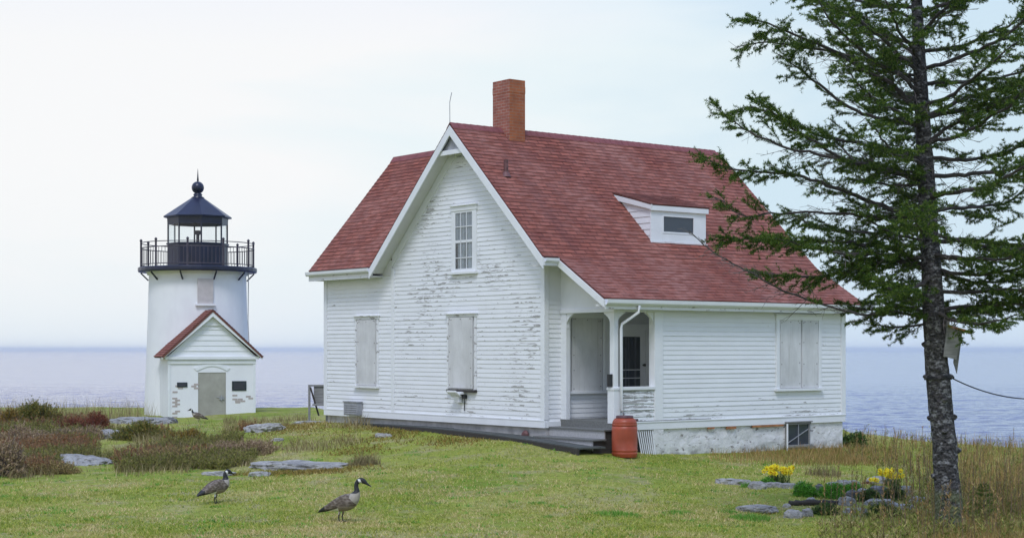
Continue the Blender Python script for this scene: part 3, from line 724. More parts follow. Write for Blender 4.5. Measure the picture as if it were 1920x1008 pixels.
for z in (2.33, 2.52, 2.0):
    mb = MB(); mb.box((2.30, -.066, z), (2.84, -.050, z + .02)); mb.build('door_bar', M['trim'], door)
mb = MB(); mb.tube([(2.94, -.045, 2.64), (2.94, -.11, 2.64)], [.02, .035], 10); mb.build('door_handle', M['handle'], door)
# downspout
mb = MB(); xg, yg = .92, -Wd - E2 - .08
mb.tube([(xg, yg, ZL - .12), (xg, yg + .02, ZL - .26), (.62, -Wd - .1, ZL - .52), (.60, -Wd - .1, ZL - .62), (.60, -Wd - .1, 1.70), (.66, -Wd - .14, 1.6)], .033, 10)
mb.build('downspout', M['trim'], house, smooth=True)
mb = MB(); mb.box((PT - .09, -Wd + .02, 2.2), (PT - .005, -Wd + .10, 2.47)); mb.build('letter_box', M['black'], house)
# steps
for (x0, x1, z, y0, y1) in ((.12, PT + .0, 1.25, -Wd - .12, .0), (-.24, .14, 1.05, -Wd - .14, .08)):
    mb = MB(); mb.box((x0 - .03, y0, z), (x1, y1, z + .035)); mb.build('step_tread', M['tread'], house, bevel=.004)
    mb = MB(); mb.box((x0, y0 + .03, z - .21), (x0 + .03, y1 - .01, z)); mb.build('step_riser', M['step_wood'], house)
mb = MB(); mb.box((PT - .02, -Wd - .02, 1.27), (PT + .01, -.02, 1.40)); mb.build('step_riser', M['tread'], house)
mb = MB(); mb.box((-.2, -Wd - .08, .5), (PT, -Wd - .04, 1.04)); mb.box((.14, -Wd - .08, 1.04), (PT, -Wd - .04, 1.24)); mb.build('step_side', M['rot_wood'], house)
mb = MB(); mb.box((PT + .1, -Wd + .12, .4), (1.9, -Wd + .2, 1.26)); mb.build('crawl_space_shade', M['black'], house)  # black box standing in for the darkness under the porch
mb = MB()
mb.box((1.62, -Wd - .03, .5), (1.92, -Wd + .12, 1.24)); mb.build('porch_pier', M['found'], house)
lat = MB()
for k in range(8):
    x0 = 1.16 + k * .062; lat.beam((x0 + .12 - .006 * k, -Wd - .05, .56), (x0, -Wd - .01, 1.23), .028, .012, up=(0, 1, 0))
lat.beam((1.06, -Wd - .05, .56), (1.05, -Wd - .01, 1.24), .05, .02, up=(0, 1, 0)); lat.build('vent_slats', M['trim'], house)
# dormer ------------------------------------------------------------------------
dy = .09; dz0 = roof_z(dy); dz1 = 6.40; da, db = 3.31, 5.08; by = 1.46
dormer = MB(); clap(dormer, (da, 0, 0), EY, -EX, lambda z: (dy, min(by, dy + (z - dz0) / SL)) if z < 6.30 else (dy, by), dz0 + .02, 6.36, p=.16)
# sloping side: courses clipped by the roof plane
dormer = MB()
z = dz0
while z < 6.7:
    zt = z + .15; f0 = lambda zz: SM - (ZA - zz) / SL
    top = lambda yy: 6.36 + (yy - dy) * (6.74 - 6.36) / (by - dy)
    y_lo0 = dy if z < 6.36 else dy + (z - 6.36) * (by - dy) / .38; y_lo1 = dy if zt < 6.36 else dy + (zt - 6.36) * (by - dy) / .38
    a0, a1 = f0(z), f0(zt)
    if a0 > y_lo0: dormer.poly([(da - .016, y_lo0, z), (da - .016, a0, z), (da - .002, max(a1, y_lo1), zt), (da - .002, y_lo1, zt)], [(y_lo0, z), (a0, z), (a1, zt), (y_lo1, zt)])
    elif a1 > y_lo1: dormer.poly([(da - .016, y_lo0, z), (da - .002, a1, zt), (da - .002, y_lo1, zt)], [(y_lo0, z), (a1, zt), (y_lo1, zt)])
    z = zt
dormer.prism([(da, dy, dz0 - .1), (da, dy, 6.36), (da, by + .1, 6.72), (da, by + .1, 6.2)], (db - da, 0, 0))
dm = dormer.build('dormer', M['clap_clean'], house); dm['label'] = 'small white shed dormer on the red roof'
mb = MB(); L = math.hypot(by - dy + .1, .40); up = Vector((0, by - dy + .1, .40)) / L
shingles(mb, (da - .08, dy - .1, 6.43), EX, up, 0, L + .12, ext=lambda d: (0, db - da + .16)); slab(mb, [(da - .08, dy - .1, 6.43), (db + .08, dy - .1, 6.43), (db + .08, by + .1, 6.86), (da - .08, by + .1, 6.86)], .03, 0)
mb.build('dormer_roof', M['shingle'], dm)
mb = MB()
mb.box((da - .03, dy - .035, dz0 - .02), (da + .34, dy + .0, 6.30)); mb.box((db - .36, dy - .035, dz0 - .02), (db + .02, dy + .0, 6.30)); mb.box((da + .34, dy - .035, dz0 - .02), (db - .36, dy, 5.76)); mb.box((da + .34, dy - .035, 6.20), (db - .36, dy, 6.30))
mb.box((da - .07, dy - .09, 6.28), (db + .06, dy - .03, 6.415)); mb.beam((da - .065, dy - .1, 6.355), (da - .065, by + .05, 6.72), .03, .12); mb.box((da - .05, dy - .07, dz0 - .06), (db + .05, dy + .02, dz0 + .0))
mb.build('dormer_trim', M['trim'], dm, bevel=.004)
mb = MB(); mb.box((da + .34, dy - .02, 5.76), (db - .36, dy - .005, 6.20)); mb.build('dormer_window', M['glass_dark'], dm)
mb = MB()
for a, b in (((da + .34, dy - .045, 5.76), (da + .38, dy - .022, 6.2)), ((db - .40, dy - .045, 5.76), (db - .36, dy - .022, 6.2)), ((da + .38, dy - .045, 5.76), (db - .40, dy - .022, 5.80)), ((da + .38, dy - .045, 6.16), (db - .40, dy - .022, 6.2))): mb.box(a, b)
mb.build('dormer_sash', M['trim'], dm)
# chimney ---------------------------------------------------------------------------
mb = MB(); cx0, cx1, cy0, cy1 = 1.10, 1.58, 2.68, 3.34
def chim(x0, x1, y0, y1, z0, z1, zc):
    mb.poly([(x0, y1, z0), (x0, y0, z0), (x0, y0, z1), (x0, y1, z1)], [(y1, z0), (y0, z0), (y0, z1), (y1, z1)], 1)
    mb.poly([(x0, y0, z0), (x1, y0, z0), (x1, y0, z1), (x0, y0, z1)], [(x0, z0), (x1, z0), (x1, z1), (x0, z1)], 0)
    mb.poly([(x1, y0, z0), (x1, y1, z0), (x1, y1, z1), (x1, y0, z1)], [(y0, z0), (y1, z0), (y1, z1), (y0, z1)], 0)
    mb.poly([(x1, y1, z0), (x0, y1, z0), (x0, y1, z1), (x1, y1, z1)], [(x1, z0), (x0, z0), (x0, z1), (x1, z1)], 0)
    if zc: mb.poly([(x0, y0, z1), (x1, y0, z1), (x1, y1, z1), (x0, y1, z1)], None, 2)
chim(cx0, cx1, cy0, cy1, 7.3, 9.18, False); 
mb.box((cx0 - .004, cy0 - .004, 9.18), (cx1 + .004, cy1 + .004, 9.19), 0)
chim(cx0 - .005, cx1 + .005, cy0 - .005, cy1 + .005, 9.19, 9.34, True); chim(cx0 - .0, cx1 + .0, cy0 - .0, cy1 + .0, 9.34, 9.5, True)
mb.box((cx0 + .1, cy0 + .1, 9.5), (cx1 - .1, cy1 - .1, 9.51), 3)
mb.build('chimney', [M['brick'], M['brick_pale'], M['concrete'], M['black']], house)
mb = MB(); vy = 1.66; vz = roof_z(vy); mb.tube([(.2, vy, vz - .05), (.2, vy, vz + .38)], .055, 12); mb.lathe([(.13, vz - .02), (.06, vz + .1)], 12, (.2, vy, 0)); mb.build('vent_pipe', M['vent'], house)
mb = MB(); mb.tube([(-OV + .05, SM + .06, ZA), (-OV + .03, SM + .04, ZA + .55), (-OV + .06, SM - .0, ZA + .78)], .009, 6); mb.build('lightning_rod', M['galv'], house)
# flood lamp and wall box
lm = MB(); lm.box((-.16, 2.92, 1.94), (-.03, 3.32, 2.0)); lm.prism([(-.28, 3.36, 1.985), (-.28, 2.98, 1.985), (-.10, 2.98, 1.86), (-.10, 3.36, 1.86)], (0, 0, .05)); lm.box((-.14, 3.05, 1.74), (-.03, 3.24, 1.93))
lm.build('wall_lamp', M['lamp_white'], house, bevel=.01)
lm = MB(); lm.box((-.10, 2.88, 1.84), (-.02, 2.98, 1.93)); lm.tube([(-.05, 2.93, 1.84), (-.05, 2.95, 1.55)], .012, 6); lm.build('lamp_bracket', M['black'], house)
mb = MB(); mb.box((-.2, 7.42, 1.30), (-.036, 8.06, 1.63)); mb.box((-.22, 7.40, 1.63), (-.036, 8.08, 1.66))
for k in range(5): mb.beam((-.205, 7.45, 1.34 + k * .055), (-.205, 8.03, 1.34 + k * .055), .02, .02)
mb.build('wall_vent_box', M['galv'], house, bevel=.004)
mb = MB(); mb.lathe([(.09, 0), (.10, .03), (.06, .09), (.0, .10)], 14); pv = mb.build('pipe_cap', M['vent'], house, loc=(.02, .68, 1.08)); pv.rotation_euler = (0, -1.57, 0)

# ---------------------------------------------------------------- lighthouse
LX, LY = -13.66, 70.9
lh = thing('lighthouse', 'short white lighthouse tower with black lantern room and gabled brick entry', 'lighthouse', (LX, LY, 0))
AE = math.radians(19.5)
mb = MB(); prof = [(2.30, -.4), (2.28, .3), (2.2, 2.4), (2.12, 4.6), (2.08, 6.2)]
mb.lathe(prof, 48); mb.lathe([(2.08, 6.2), (2.16, 6.22), (2.16, 6.32), (2.3, 6.34)], 48); mb.build('tower', M['tower'], lh, smooth=True)
mb = MB(); mb.lathe([(1.2, 6.33), (2.52, 6.33), (2.55, 6.38), (2.55, 6.50), (2.52, 6.54), (1.2, 6.54)], 40, rot=.1)
for k in range(10):
    t = 2 * math.pi * k / 10 + .2; mb.beam((2.1 * math.cos(t), 2.1 * math.sin(t), 5.98), (2.42 * math.cos(t), 2.42 * math.sin(t), 6.3), .05, .06)
mb.build('gallery_deck', M['iron'], lh)
rail = MB(); R0 = 2.42; NP = 10
for k in range(NP):
    t = 2 * math.pi * k / NP + .33
    c, s = math.cos(t) * R0, math.sin(t) * R0
    po = MB(); po.tube([(c, s, 6.5), (c, s, 7.62)], .045, 8); po.lathe([(0, 7.60), (.06, 7.64), (.06, 7.70), (0, 7.75)], 8, (c, s, 0)); po.build('railing_post', M['iron_rail'], lh)
for z, r in ((6.64, .022), (7.36, .022), (7.58, .02)):
    rail.tube([(R0 * math.cos(2 * math.pi * k / 60), R0 * math.sin(2 * math.pi * k / 60), z) for k in range(61)], r, 6, cap=False)
for k in range(NP * 9):
    t = 2 * math.pi * k / (NP * 9) + .33; c, s = math.cos(t) * R0, math.sin(t) * R0
    rail.tube([(c, s, 6.64), (c, s, 7.36)], .012, 5)
rail.build('railing', M['iron_rail'], lh)
LR = 1.30; ROT = math.radians(22.5 - 5)
mb = MB(); mb.lathe([(LR, 6.52), (LR, 7.52), (LR + .05, 7.53), (LR + .05, 7.60), (LR - .12, 7.61)], 8, rot=ROT); mb.build('lantern_wall', M['iron'], lh)
mb = MB()
for k in range(8):
    t = ROT + 2 * math.pi * k / 8; c, s = math.cos(t) * (LR - .03), math.sin(t) * (LR - .03)
    mb.tube([(c, s, 7.58), (c, s, 8.75)], .036, 6)
mb.lathe([(LR - .08, 8.42), (LR, 8.42), (LR + .02, 8.74), (LR - .08, 8.74)], 8, rot=ROT); mb.build('lantern_mullion', M['iron'], lh)
mb = MB(); mb.lathe([(LR - .05, 7.60), (LR - .05, 8.44)], 8, rot=ROT); mb.build('lantern_glass', M['glass_clear'], lh)
mb = MB(); mb.lathe([(LR - .1, 8.70), (LR + .16, 8.70), (LR + .17, 8.76), (LR + .02, 8.86), (.30, 9.56), (.24, 9.62)], 8, rot=ROT); mb.build('lantern_roof', M['iron'], lh)
mb = MB(); mb.lathe([(.26, 9.52), (.28, 9.60), (.17, 9.66), (.2, 9.72), (.16, 9.78)] + [(.27 * math.cos(a), 10.03 + .27 * math.sin(a)) for a in np.linspace(-1.1, 1.5, 10)] + [(.045, 10.32), (.03, 10.5), (.006, 10.85)], 20); mb.build('ball_finial', M['iron'], lh, smooth=True)
mb = MB(); mb.tube([(0, 0, 7.5), (0, 0, 8.02)], .07, 10); mb.lathe([(.08, 7.98), (.17, 8.02), (.17, 8.14), (.1, 8.17), (0, 8.17)], 14); mb.build('beacon', M['iron_rail'], lh)
mb = MB(); mb.lathe([(0, 7.55), (1.2, 7.56)], 8, rot=ROT); mb.build('lantern_floor', M['iron'], lh)
wq = MB(); n_ = Vector((math.sin(AE), -math.cos(AE), 0)); e_ = Vector((math.cos(AE), math.sin(AE), 0)); Zv = Vector((0, 0, 1))
def lbox(mb, a0, a1, d0, d1, z0, z1, m=0):
    p = [e_ * a0 + n_ * d0 + Zv * z0, e_ * a1 + n_ * d0 + Zv * z0, e_ * a1 + n_ * d0 + Zv * z1, e_ * a0 + n_ * d0 + Zv * z1]
    mb.prism(p, n_ * (d1 - d0), m)
lbox(wq, -.33, .33, 1.9, 2.16, 4.93, 6.0); o = wq.build('tower_window', M['shutter_grey'], lh)
wq = MB(); lbox(wq, -.42, .42, 1.9, 2.22, 4.85, 4.93); wq.build('window_sill', M['tower'], o)
DF = 3.85; HW = 1.80
ent = MB()
def quad_uv(mb, a, b, c, d, w, h, m=0): mb.poly([a, b, c, d], [(0, 0), (w, 0), (w, h), (0, h)], m)
for sg in (-1, 1):
    a = e_ * (HW * sg) + n_ * 1.0; b = e_ * (HW * sg) + n_ * DF
    quad_uv(ent, a - Zv * .3, b - Zv * .3, b + Zv * 2.7, a + Zv * 2.7, DF - 1, 3)
def wallp(a0, a1, z0, z1): quad_uv(ent, e_ * a0 + n_ * DF + Zv * z0, e_ * a1 + n_ * DF + Zv * z0, e_ * a1 + n_ * DF + Zv * z1, e_ * a0 + n_ * DF + Zv * z1, a1 - a0, z1 - z0)
wallp(-HW, -.57, -.3, 2.7); wallp(.57, HW, -.3, 2.7); wallp(-.57, .57, 2.06, 2.7)
ent.build('entry_wall', M['tower'], lh)
mb = MB(); lbox(mb, -.57, .57, DF - .06, DF - .02, .0, 2.06); d_ = mb.build('entry_door', M['greydoor'], lh)
mb = MB(); lbox(mb, .3, .5, DF - .02, DF + .03, .95, 1.0); lbox(mb, .36, .40, DF - .02, DF + .04, .9, 1.12); lbox(mb, .18, .5, DF - .02, DF, 1.02, 1.04); mb.build('door_latch', M['galv'], d_)
mb = MB()
pts = [e_ * a + n_ * DF + Zv * (2.12 + .20 * math.cos(a / .62 * math.pi / 2)) for a in np.linspace(-.62, .62, 9)] + [e_ * a + n_ * DF + Zv * (2.24 + .20 * math.cos(a / .74 * math.pi / 2)) for a in np.linspace(.74, -.74, 9)]
for i in range(8):
    mb.prism([pts[i], pts[i + 1], pts[16 - i], pts[17 - i]], n_ * .03)
lbox(mb, -HW - .02, HW + .02, DF, DF + .05, 2.42, 2.58); lbox(mb, -HW - .12, HW + .12, DF, DF + .12, 2.60, 2.72); lbox(mb, -HW, -HW + .1, DF, DF + .03, 0, 2.42); lbox(mb, HW - .1, HW, DF, DF + .03, 0, 2.42)
mb.build('entry_trim', M['trim'], lh)
EH, EZ, EA = 2.08, 2.68, 4.62          # half width of the roof, eave and apex height
mb = MB(); clap(mb, n_ * (DF + .02), e_, n_, lambda z: (-(4.4 - z) / (EA - EZ) * EH, (4.4 - z) / (EA - EZ) * EH), 2.72, 4.38, p=.22, lip=.03)
mb.build('entry_gable', M['clap_clean'], lh)
mb = MB(); lbox(mb, -.48, .48, DF + .04, DF + .09, 3.98, 4.04)
mb.prism([e_ * -.42 + n_ * (DF + .05) + Zv * 4.04, e_ * .42 + n_ * (DF + .05) + Zv * 4.04, n_ * (DF + .05) + Zv * 4.42], n_ * .03)
for sg in (-1, 1):
    mb.prism([e_ * (sg * EH) + n_ * (DF + .12) + Zv * EZ, n_ * (DF + .12) + Zv * EA, n_ * (DF + .12) + Zv * (EA - .26), e_ * (sg * (EH - .02)) + n_ * (DF + .12) + Zv * (EZ - .08)], n_ * .14)
mb.build('entry_rake', M['trim'], lh)
mb = MB()
for sg in (-1, 1):
    lo = e_ * (sg * EH) + n_ * (DF + .28) + Zv * (EZ + .03); hi = n_ * (DF + .28) + Zv * (EA + .03); upv = (hi - lo); L = upv.length; upv.normalize()
    shingles(mb, lo, -n_, upv, 0, L, ext=lambda d: (0, 2.6), lip=.02); slab(mb, [lo, hi, hi - n_ * 2.6, lo - n_ * 2.6], .08, 0)
mb.build('entry_roof', M['shingle'], lh)
for a, z, w, h in ((-1.22, 1.56, .42, .2), (1.12, 1.5, .6, .4)):
    mb = MB(); lbox(mb, a - w / 2, a + w / 2, DF, DF + .03, z - h / 2, z + h / 2); pq = mb.build('plaque', M['plaque'], lh, bevel=.006)
    mb = MB()
    for k in range(3 if h > .3 else 1):
        zz = z + (h * .22) * (1 - k) if h > .3 else z
        lbox(mb, a - w * .36, a + w * (.36 - .07 * (k % 2)), DF + .03, DF + .034, zz - .018, zz + .018)
    mb.build('raised_line', M['iron_rail'], pq)
mb = MB(); rr = random.Random(4)
def brick_patch(ca, cz, na, nz, keep):
    mb = MB()
    for j in range(nz):
        for i in range(na):
            a = ca + (i - na / 2 + .5 * (j % 2)) * .22; z = cz + (j - nz / 2) * .08
            r = math.hypot((i - na / 2) / (na / 2), (j - nz / 2) / (nz / 2))
            if r < keep - .12 + rr.uniform(-.55, .35): lbox(mb, a, a + .205, DF - .01, DF + .006 + rr.uniform(0, .006), z, z + .07)
    mb.build('brick_patch', M['brick_bare'], lh)
brick_patch(-1.5, 1.35, 3, 7, .75); brick_patch(-1.62, .85, 2, 9, .8); brick_patch(-.85, 1.50, 2, 5, .9); brick_patch(-1.62, .2, 2, 8, .6); brick_patch(.95, .95, 3, 5, .8); brick_patch(.85, .7, 2, 4, .6); brick_patch(1.4, .98, 2, 3, .5)
mb = MB(); mb.tube([(2.3, -.6, 6.34), (2.28, -.6, 4.2), (2.35, -.7, 3.0), (2.36, -.7, .2)], .02, 6); mb.build('lightning_cable', M['galv'], lh)

# ---------------------------------------------------------------- barrel, boardwalk, rack
def loc2w(t, s):
    c, sn = math.cos(TH), math.sin(TH); return (HC[0] + c * t - sn * s, HC[1] + sn * t + c * s)
bx_, by_ = loc2w(.40, -2.22); bz_ = gz(bx_, by_) - .01
br = thing('barrel', 'orange red plastic barrel with a dark rim standing by the porch steps', 'barrel', (bx_, by_, bz_), .3)
pr = [(0, 0), (.255, 0), (.265, .02), (.272, .06), (.278, .075), (.278, .095), (.270, .11), (.274, .13), (.280, .14), (.280, .16), (.272, .175), (.276, .40), (.276, .60), (.270, .655), (.262, .66), (.262, .675), (.272, .68), (.270, .71), (.262, .715), (.266, .72), (.255, .77), (.225, .815), (.19, .835), (.17, .84)]
mb = MB(); mb.lathe(pr, 40); mb.build('body', M['barrel'], br, smooth=True)
mb = MB(); mb.lathe([(.17, .82), (.185, .835), (.185, .885), (.165, .89), (.16, .86), (0, .855)], 32); mb.build('lid', M['barrel_lid'], br, smooth=True)
mb = MB(); mb.beam((.24, 0, .79), (.31, .03, .79), .04, .05); mb.build('handle', M['barrel_lid'], br)
# boardwalk along the gable front
bw = thing('boardwalk', 'low dark weathered plank walkway lying along the gable wall to the porch steps', 'boardwalk', (HC[0], HC[1], 0), TH)
mb = MB()
_bs = np.linspace(-2.1, 6.9, 12)
_bz = np.array([max(gz(*loc2w(-.80 + (q + 2.1) / 9.0 * .62 + d, q)) for d in (0, .3)) for q in _bs]); _bl = np.polyfit(_bs, _bz, 2)
def bwz(s): return float(np.polyval(_bl, s)) + .13 - .06 * (s + 2.1) / 9
def bwt(s): return -.80 + (s + 2.1) / 9.0 * .62
edges = [-2.1]
while edges[-1] < 6.9: edges.append(edges[-1] + random.uniform(.9, 1.3))
for k in range(5):
    for s0, s1 in zip(edges, edges[1:]):
        def pt(s, q): return Vector((bwt(s) + ((-.03) - bwt(s)) * q, s, bwz(s) + random.uniform(-.006, .006)))
        q0, q1 = k / 5 + .008, (k + 1) / 5 - .008
        a, b, c, d = pt(s0, q0), pt(s1 - .01, q0), pt(s1 - .01, q1), pt(s0, q1)
        mb.prism([a, b, c, d], (0, 0, -.035))
mb.build('plank', M['dark_plank'], bw)
mb = MB()
for s0, s1 in zip(edges, edges[1:]): mb.prism([(bwt(s0) - .02, s0, bwz(s0) - .02), (bwt(s1) - .02, s1, bwz(s1) - .02), (bwt(s1) - .02, s1, bwz(s1) - .26), (bwt(s0) - .02, s0, bwz(s0) - .26)], (.05, 0, 0))
mb.build('edge_shadow_face', M['rot_wood'], bw)  # shadow line under the near edge, built as a dark face
# grey rack behind the left corner
rx, ry, rz0 = at(371, 463, 46.5)
rk = thing('wooden_rack', 'weathered grey wooden rack with a leaning brace beside the far left house corner', 'rack', (rx, ry, rz0 - .1))
k = 46.5 / F
for x in (-8.5, 12.0):
    mb = MB(); mb.box((x * k - .03, -.03, -.3), (x * k + .03, .03, 36 * k)); mb.build('post', M['grey_wood'], rk)
mb = MB(); mb.beam((-7 * k, -.05, 33 * k), (3 * k, -.07, 0), .04, .09, up=(0, 1, 0)); mb.build('brace', M['rot_wood'], rk)
mb = MB(); mb.box((-3.5 * k, .04, 14 * k), (12 * k, .08, 34 * k)); mb.box((-9 * k, .0, 34 * k), (12 * k, .09, 36 * k)); mb.build('back_board', M['grey_wood'], rk)
mb = MB(); mb.box((-3 * k, -.4, 12 * k), (12 * k, .04, 14 * k)); mb.build('seat', M['grey_wood'], rk)

# ---------------------------------------------------------------- geese
def goose_mats():
    m, nt, b = new_mat('goose_brown'); v = mapping(nt, 'Object')
    w = nd(nt, 'ShaderNodeTexVoronoi'); w.inputs['Scale'].default_value = 26; nt.links.new(mapping(nt, 'Object', (.75, 1, 1.25)), w.inputs['Vector'])
    c = ramp(nt, w.outputs['Distance'], [(.15, (.085, .062, .047)), (.5, (.125, .096, .074)), (.72, (.24, .20, .165))])
    c = mixc(nt, ramp(nt, noise(nt, v, 6, 3), [(.4, .5), (.6, 0)]), c, (.075, .056, .044))
    nt.links.new(c, b.inputs['Base Color']); b.inputs['Roughness'].default_value = .8
    return [m, simple('goose_black', (.012, .012, .014), .6, .2, 20, bmp=.05), simple('goose_white', (.74, .73, .70), .8, .05, 10), simple('goose_chest', (.33, .295, .245), .8, .15, 20), simple('goose_flank', (.25, .20, .16), .8, .25, 22), simple('goose_leg', (.02, .02, .02), .5)]
GM = goose_mats()
def catmull(pts, n):
    pts = np.array(pts, float); P = np.vstack([2 * pts[0] - pts[1], pts, 2 * pts[-1] - pts[-2]]); out = []
    for i in range(1, len(P) - 2):
        for t in np.linspace(0, 1, n, endpoint=False):
            a, b, c, d = P[i - 1], P[i], P[i + 1], P[i + 2]
            out.append(.5 * (2 * b + (c - a) * t + (2 * a - 5 * b + 4 * c - d) * t * t + (3 * b - a - 3 * c + d) * t ** 3))
    out.append(P[-2]); return np.array(out)
BODY = [(-.385, .150, .010, .028), (-.30, .185, .030, .06), (-.20, .225, .062, .088), (-.10, .262, .098, .118), (0, .292, .126, .136), (.09, .318, .132, .136), (.165, .360, .112, .118)]
NECK_LONG = [(.215, .425, .078, .08), (.235, .490, .047, .047), (.226, .550, .036, .034), (.230, .605, .034, .031), (.262, .650, .037, .033), (.308, .660, .043, .036), (.352, .640, .038, .032), (.392, .610, .022, .021), (.438, .580, .013, .016), (.475, .556, .005, .008)]
NECK_SHORT = [(.20, .415, .074, .08), (.20, .465, .050, .050), (.192, .510, .040, .038), (.20, .552, .038, .034), (.235, .580, .042, .036), (.278, .572, .040, .034), (.322, .548, .024, .022), (.362, .528, .013, .016), (.398, .512, .005, .008)]
NECK_FWD = [(.215, .40, .074, .078), (.245, .445, .048, .047), (.262, .495, .037, .035), (.28, .540, .035, .032), (.315, .565, .041, .035), (.358, .552, .036, .031), (.40, .532, .021, .02), (.44, .518, .012, .015), (.475, .51, .005, .008)]
def goose(label, pos, yaw, neck, scale, legs):
    mb = MB(); R = catmull(BODY + neck, 5); n = 20; rings = []
    for i, (x, z, h, w) in enumerate(R):
        a = R[min(i + 1, len(R) - 1)][:2] - R[max(i - 1, 0)][:2]; a = a / np.linalg.norm(a); px_, pz_ = -a[1], a[0]
        rings.append(len(mb.v))
        for k in range(n):
            t = 2 * math.pi * k / n; mb.v.append((x + px_ * h * math.cos(t), w * math.sin(t), z + pz_ * h * math.cos(t)))
    for r0, r1 in zip(rings, rings[1:]):
        for k in range(n):
            mb.f.append((r0 + k, r0 + (k + 1) % n, r1 + (k + 1) % n, r1 + k)); mb.m.append(0); mb.uv += [(0, 0)] * 4
    for r in (rings[0], rings[-1]):
        mb.f.append(tuple(r + k for k in range(n))); mb.m.append(0); mb.uv += [(0, 0)] * n
    for sd in (-1, 1):                 # folded wings and legs
        W_ = catmull([(.13, .36, .07, .022), (.05, .345, .085, .03), (-.08, .30, .075, .03), (-.2, .245, .05, .026), (-.31, .195, .028, .018), (-.37, .17, .012, .01)], 4)
        yoff = np.interp(W_[:, 0], [-.37, -.25, -.1, .13], [.03, .07, .108, .10]); rings = []
        for i, (x, z, h, w) in enumerate(W_):
            rings.append(len(mb.v))
            for k in range(12):
                t = 2 * math.pi * k / 12; mb.v.append((x - .25 * h * math.cos(t), sd * (yoff[i] + w * math.sin(t)), z + h * math.cos(t)))
        for r0, r1 in zip(rings, rings[1:]):
            for k in range(12):
                mb.f.append((r0 + k, r0 + (k + 1) % 12, r1 + (k + 1) % 12, r1 + k)); mb.m.append(0); mb.uv += [(0, 0)] * 4
        for r in (rings[0], rings[-1]):
            mb.f.append(tuple(r + k for k in range(12))); mb.m.append(0); mb.uv += [(0, 0)] * 12
        lx, fx = legs[0 if sd < 0 else 1]
        mb.tube([(lx, sd * .055, .22), (lx + .005, sd * .055, .15), (lx - .012, sd * .055, .085), (fx, sd * .055, .012)], [.036, .022, .013, .013], 8)
        for da in (-.5, 0, .5): mb.tube([(fx - .01, sd * .055, .010), (fx + .075 * math.cos(da), sd * .055 + .075 * math.sin(da), .007)], [.010, .007], 6)
        mb.prism([(fx, sd * .055, .003), (fx + .062, sd * .055 + .034, .003), (fx + .07, sd * .055, .003), (fx + .062, sd * .055 - .034, .003)], (0, 0, .009))
    me = bpy.data.meshes.new('goose_raw'); me.from_pydata(mb.v, [], mb.f)
    tmp = bpy.data.objects.new('tmp', me); COL.objects.link(tmp)
    rm = tmp.modifiers.new('r', 'REMESH'); rm.mode = 'VOXEL'; rm.voxel_size = .0075
    sm_ = tmp.modifiers.new('s', 'SMOOTH'); sm_.iterations = 2; sm_.factor = .5
    dg = bpy.context.evaluated_depsgraph_get(); me2 = bpy.data.meshes.new_from_object(tmp.evaluated_get(dg)); bpy.data.objects.remove(tmp)
    me2.name = 'goose'; nb = neck[1]; zb = nb[1] - .035
    hx, hz = neck[-5][0], neck[-5][1]
    for m_ in GM: me2.materials.append(m_)
    mi = []
    for p in me2.polygons:
        x, y, z = p.center
        k = 0
        if z > zb and x > .12 and z > zb + (x - nb[0]) * .5:
            k = 1
            if abs(y) > .017 and -.048 < x - hx + .5 * (z - hz) < -.006 and -.05 < z - hz < .02 : k = 2
        elif x > .135 and z > .23 and z > .52 - x * 1.0: k = 3
        elif z < .155 and abs(y) < .09 and z < .125: k = 5
        elif z < .24 + .3 * min(0, x) and x < -.04 and x > -.29: k = 2
        elif x < -.265 : k = 1
        elif x < -.14 and z < .215 - (x + .14) * -.2 and abs(y) > .05: k = 1
        elif z < .26 and x > -.05: k = 4
        mi.append(k)
    me2.polygons.foreach_set('material_index', mi); me2.polygons.foreach_set('use_smooth', [True] * len(mi))
    o = bpy.data.objects.new('goose', me2); COL.objects.link(o)
    o.location = pos; o.rotation_euler = (0, 0, yaw); o.scale = (scale,) * 3
    return tag(o, label, 'goose', 'geese on the grass')
def onground(px, py, Y, dz=0):
    x, y, z = at(px, py, Y); return (x, y, gz(x, y) + dz)
g1 = at(401, 591, 25.75); goose('nearest goose on the lawn, head up and turned right', (g1[0], g1[1], gz(g1[0], g1[1])), math.radians(-6), NECK_LONG, 1.0, ((-.035, -.03), (.0, .0)))
g2 = at(253, 570, 28.2); goose('smaller goose on the lawn below the flat rocks, neck drawn in', (g2[0], g2[1], gz(g2[0], g2[1])), math.radians(38), NECK_SHORT, .93, ((-.05, -.045), (.04, .05)))
g3 = at(233, 474, 64); goose('distant goose in front of the lighthouse door, facing left', (g3[0], g3[1], gz(g3[0], g3[1])), math.radians(192), NECK_FWD, .95, ((-.04, -.04), (.03, .03)))

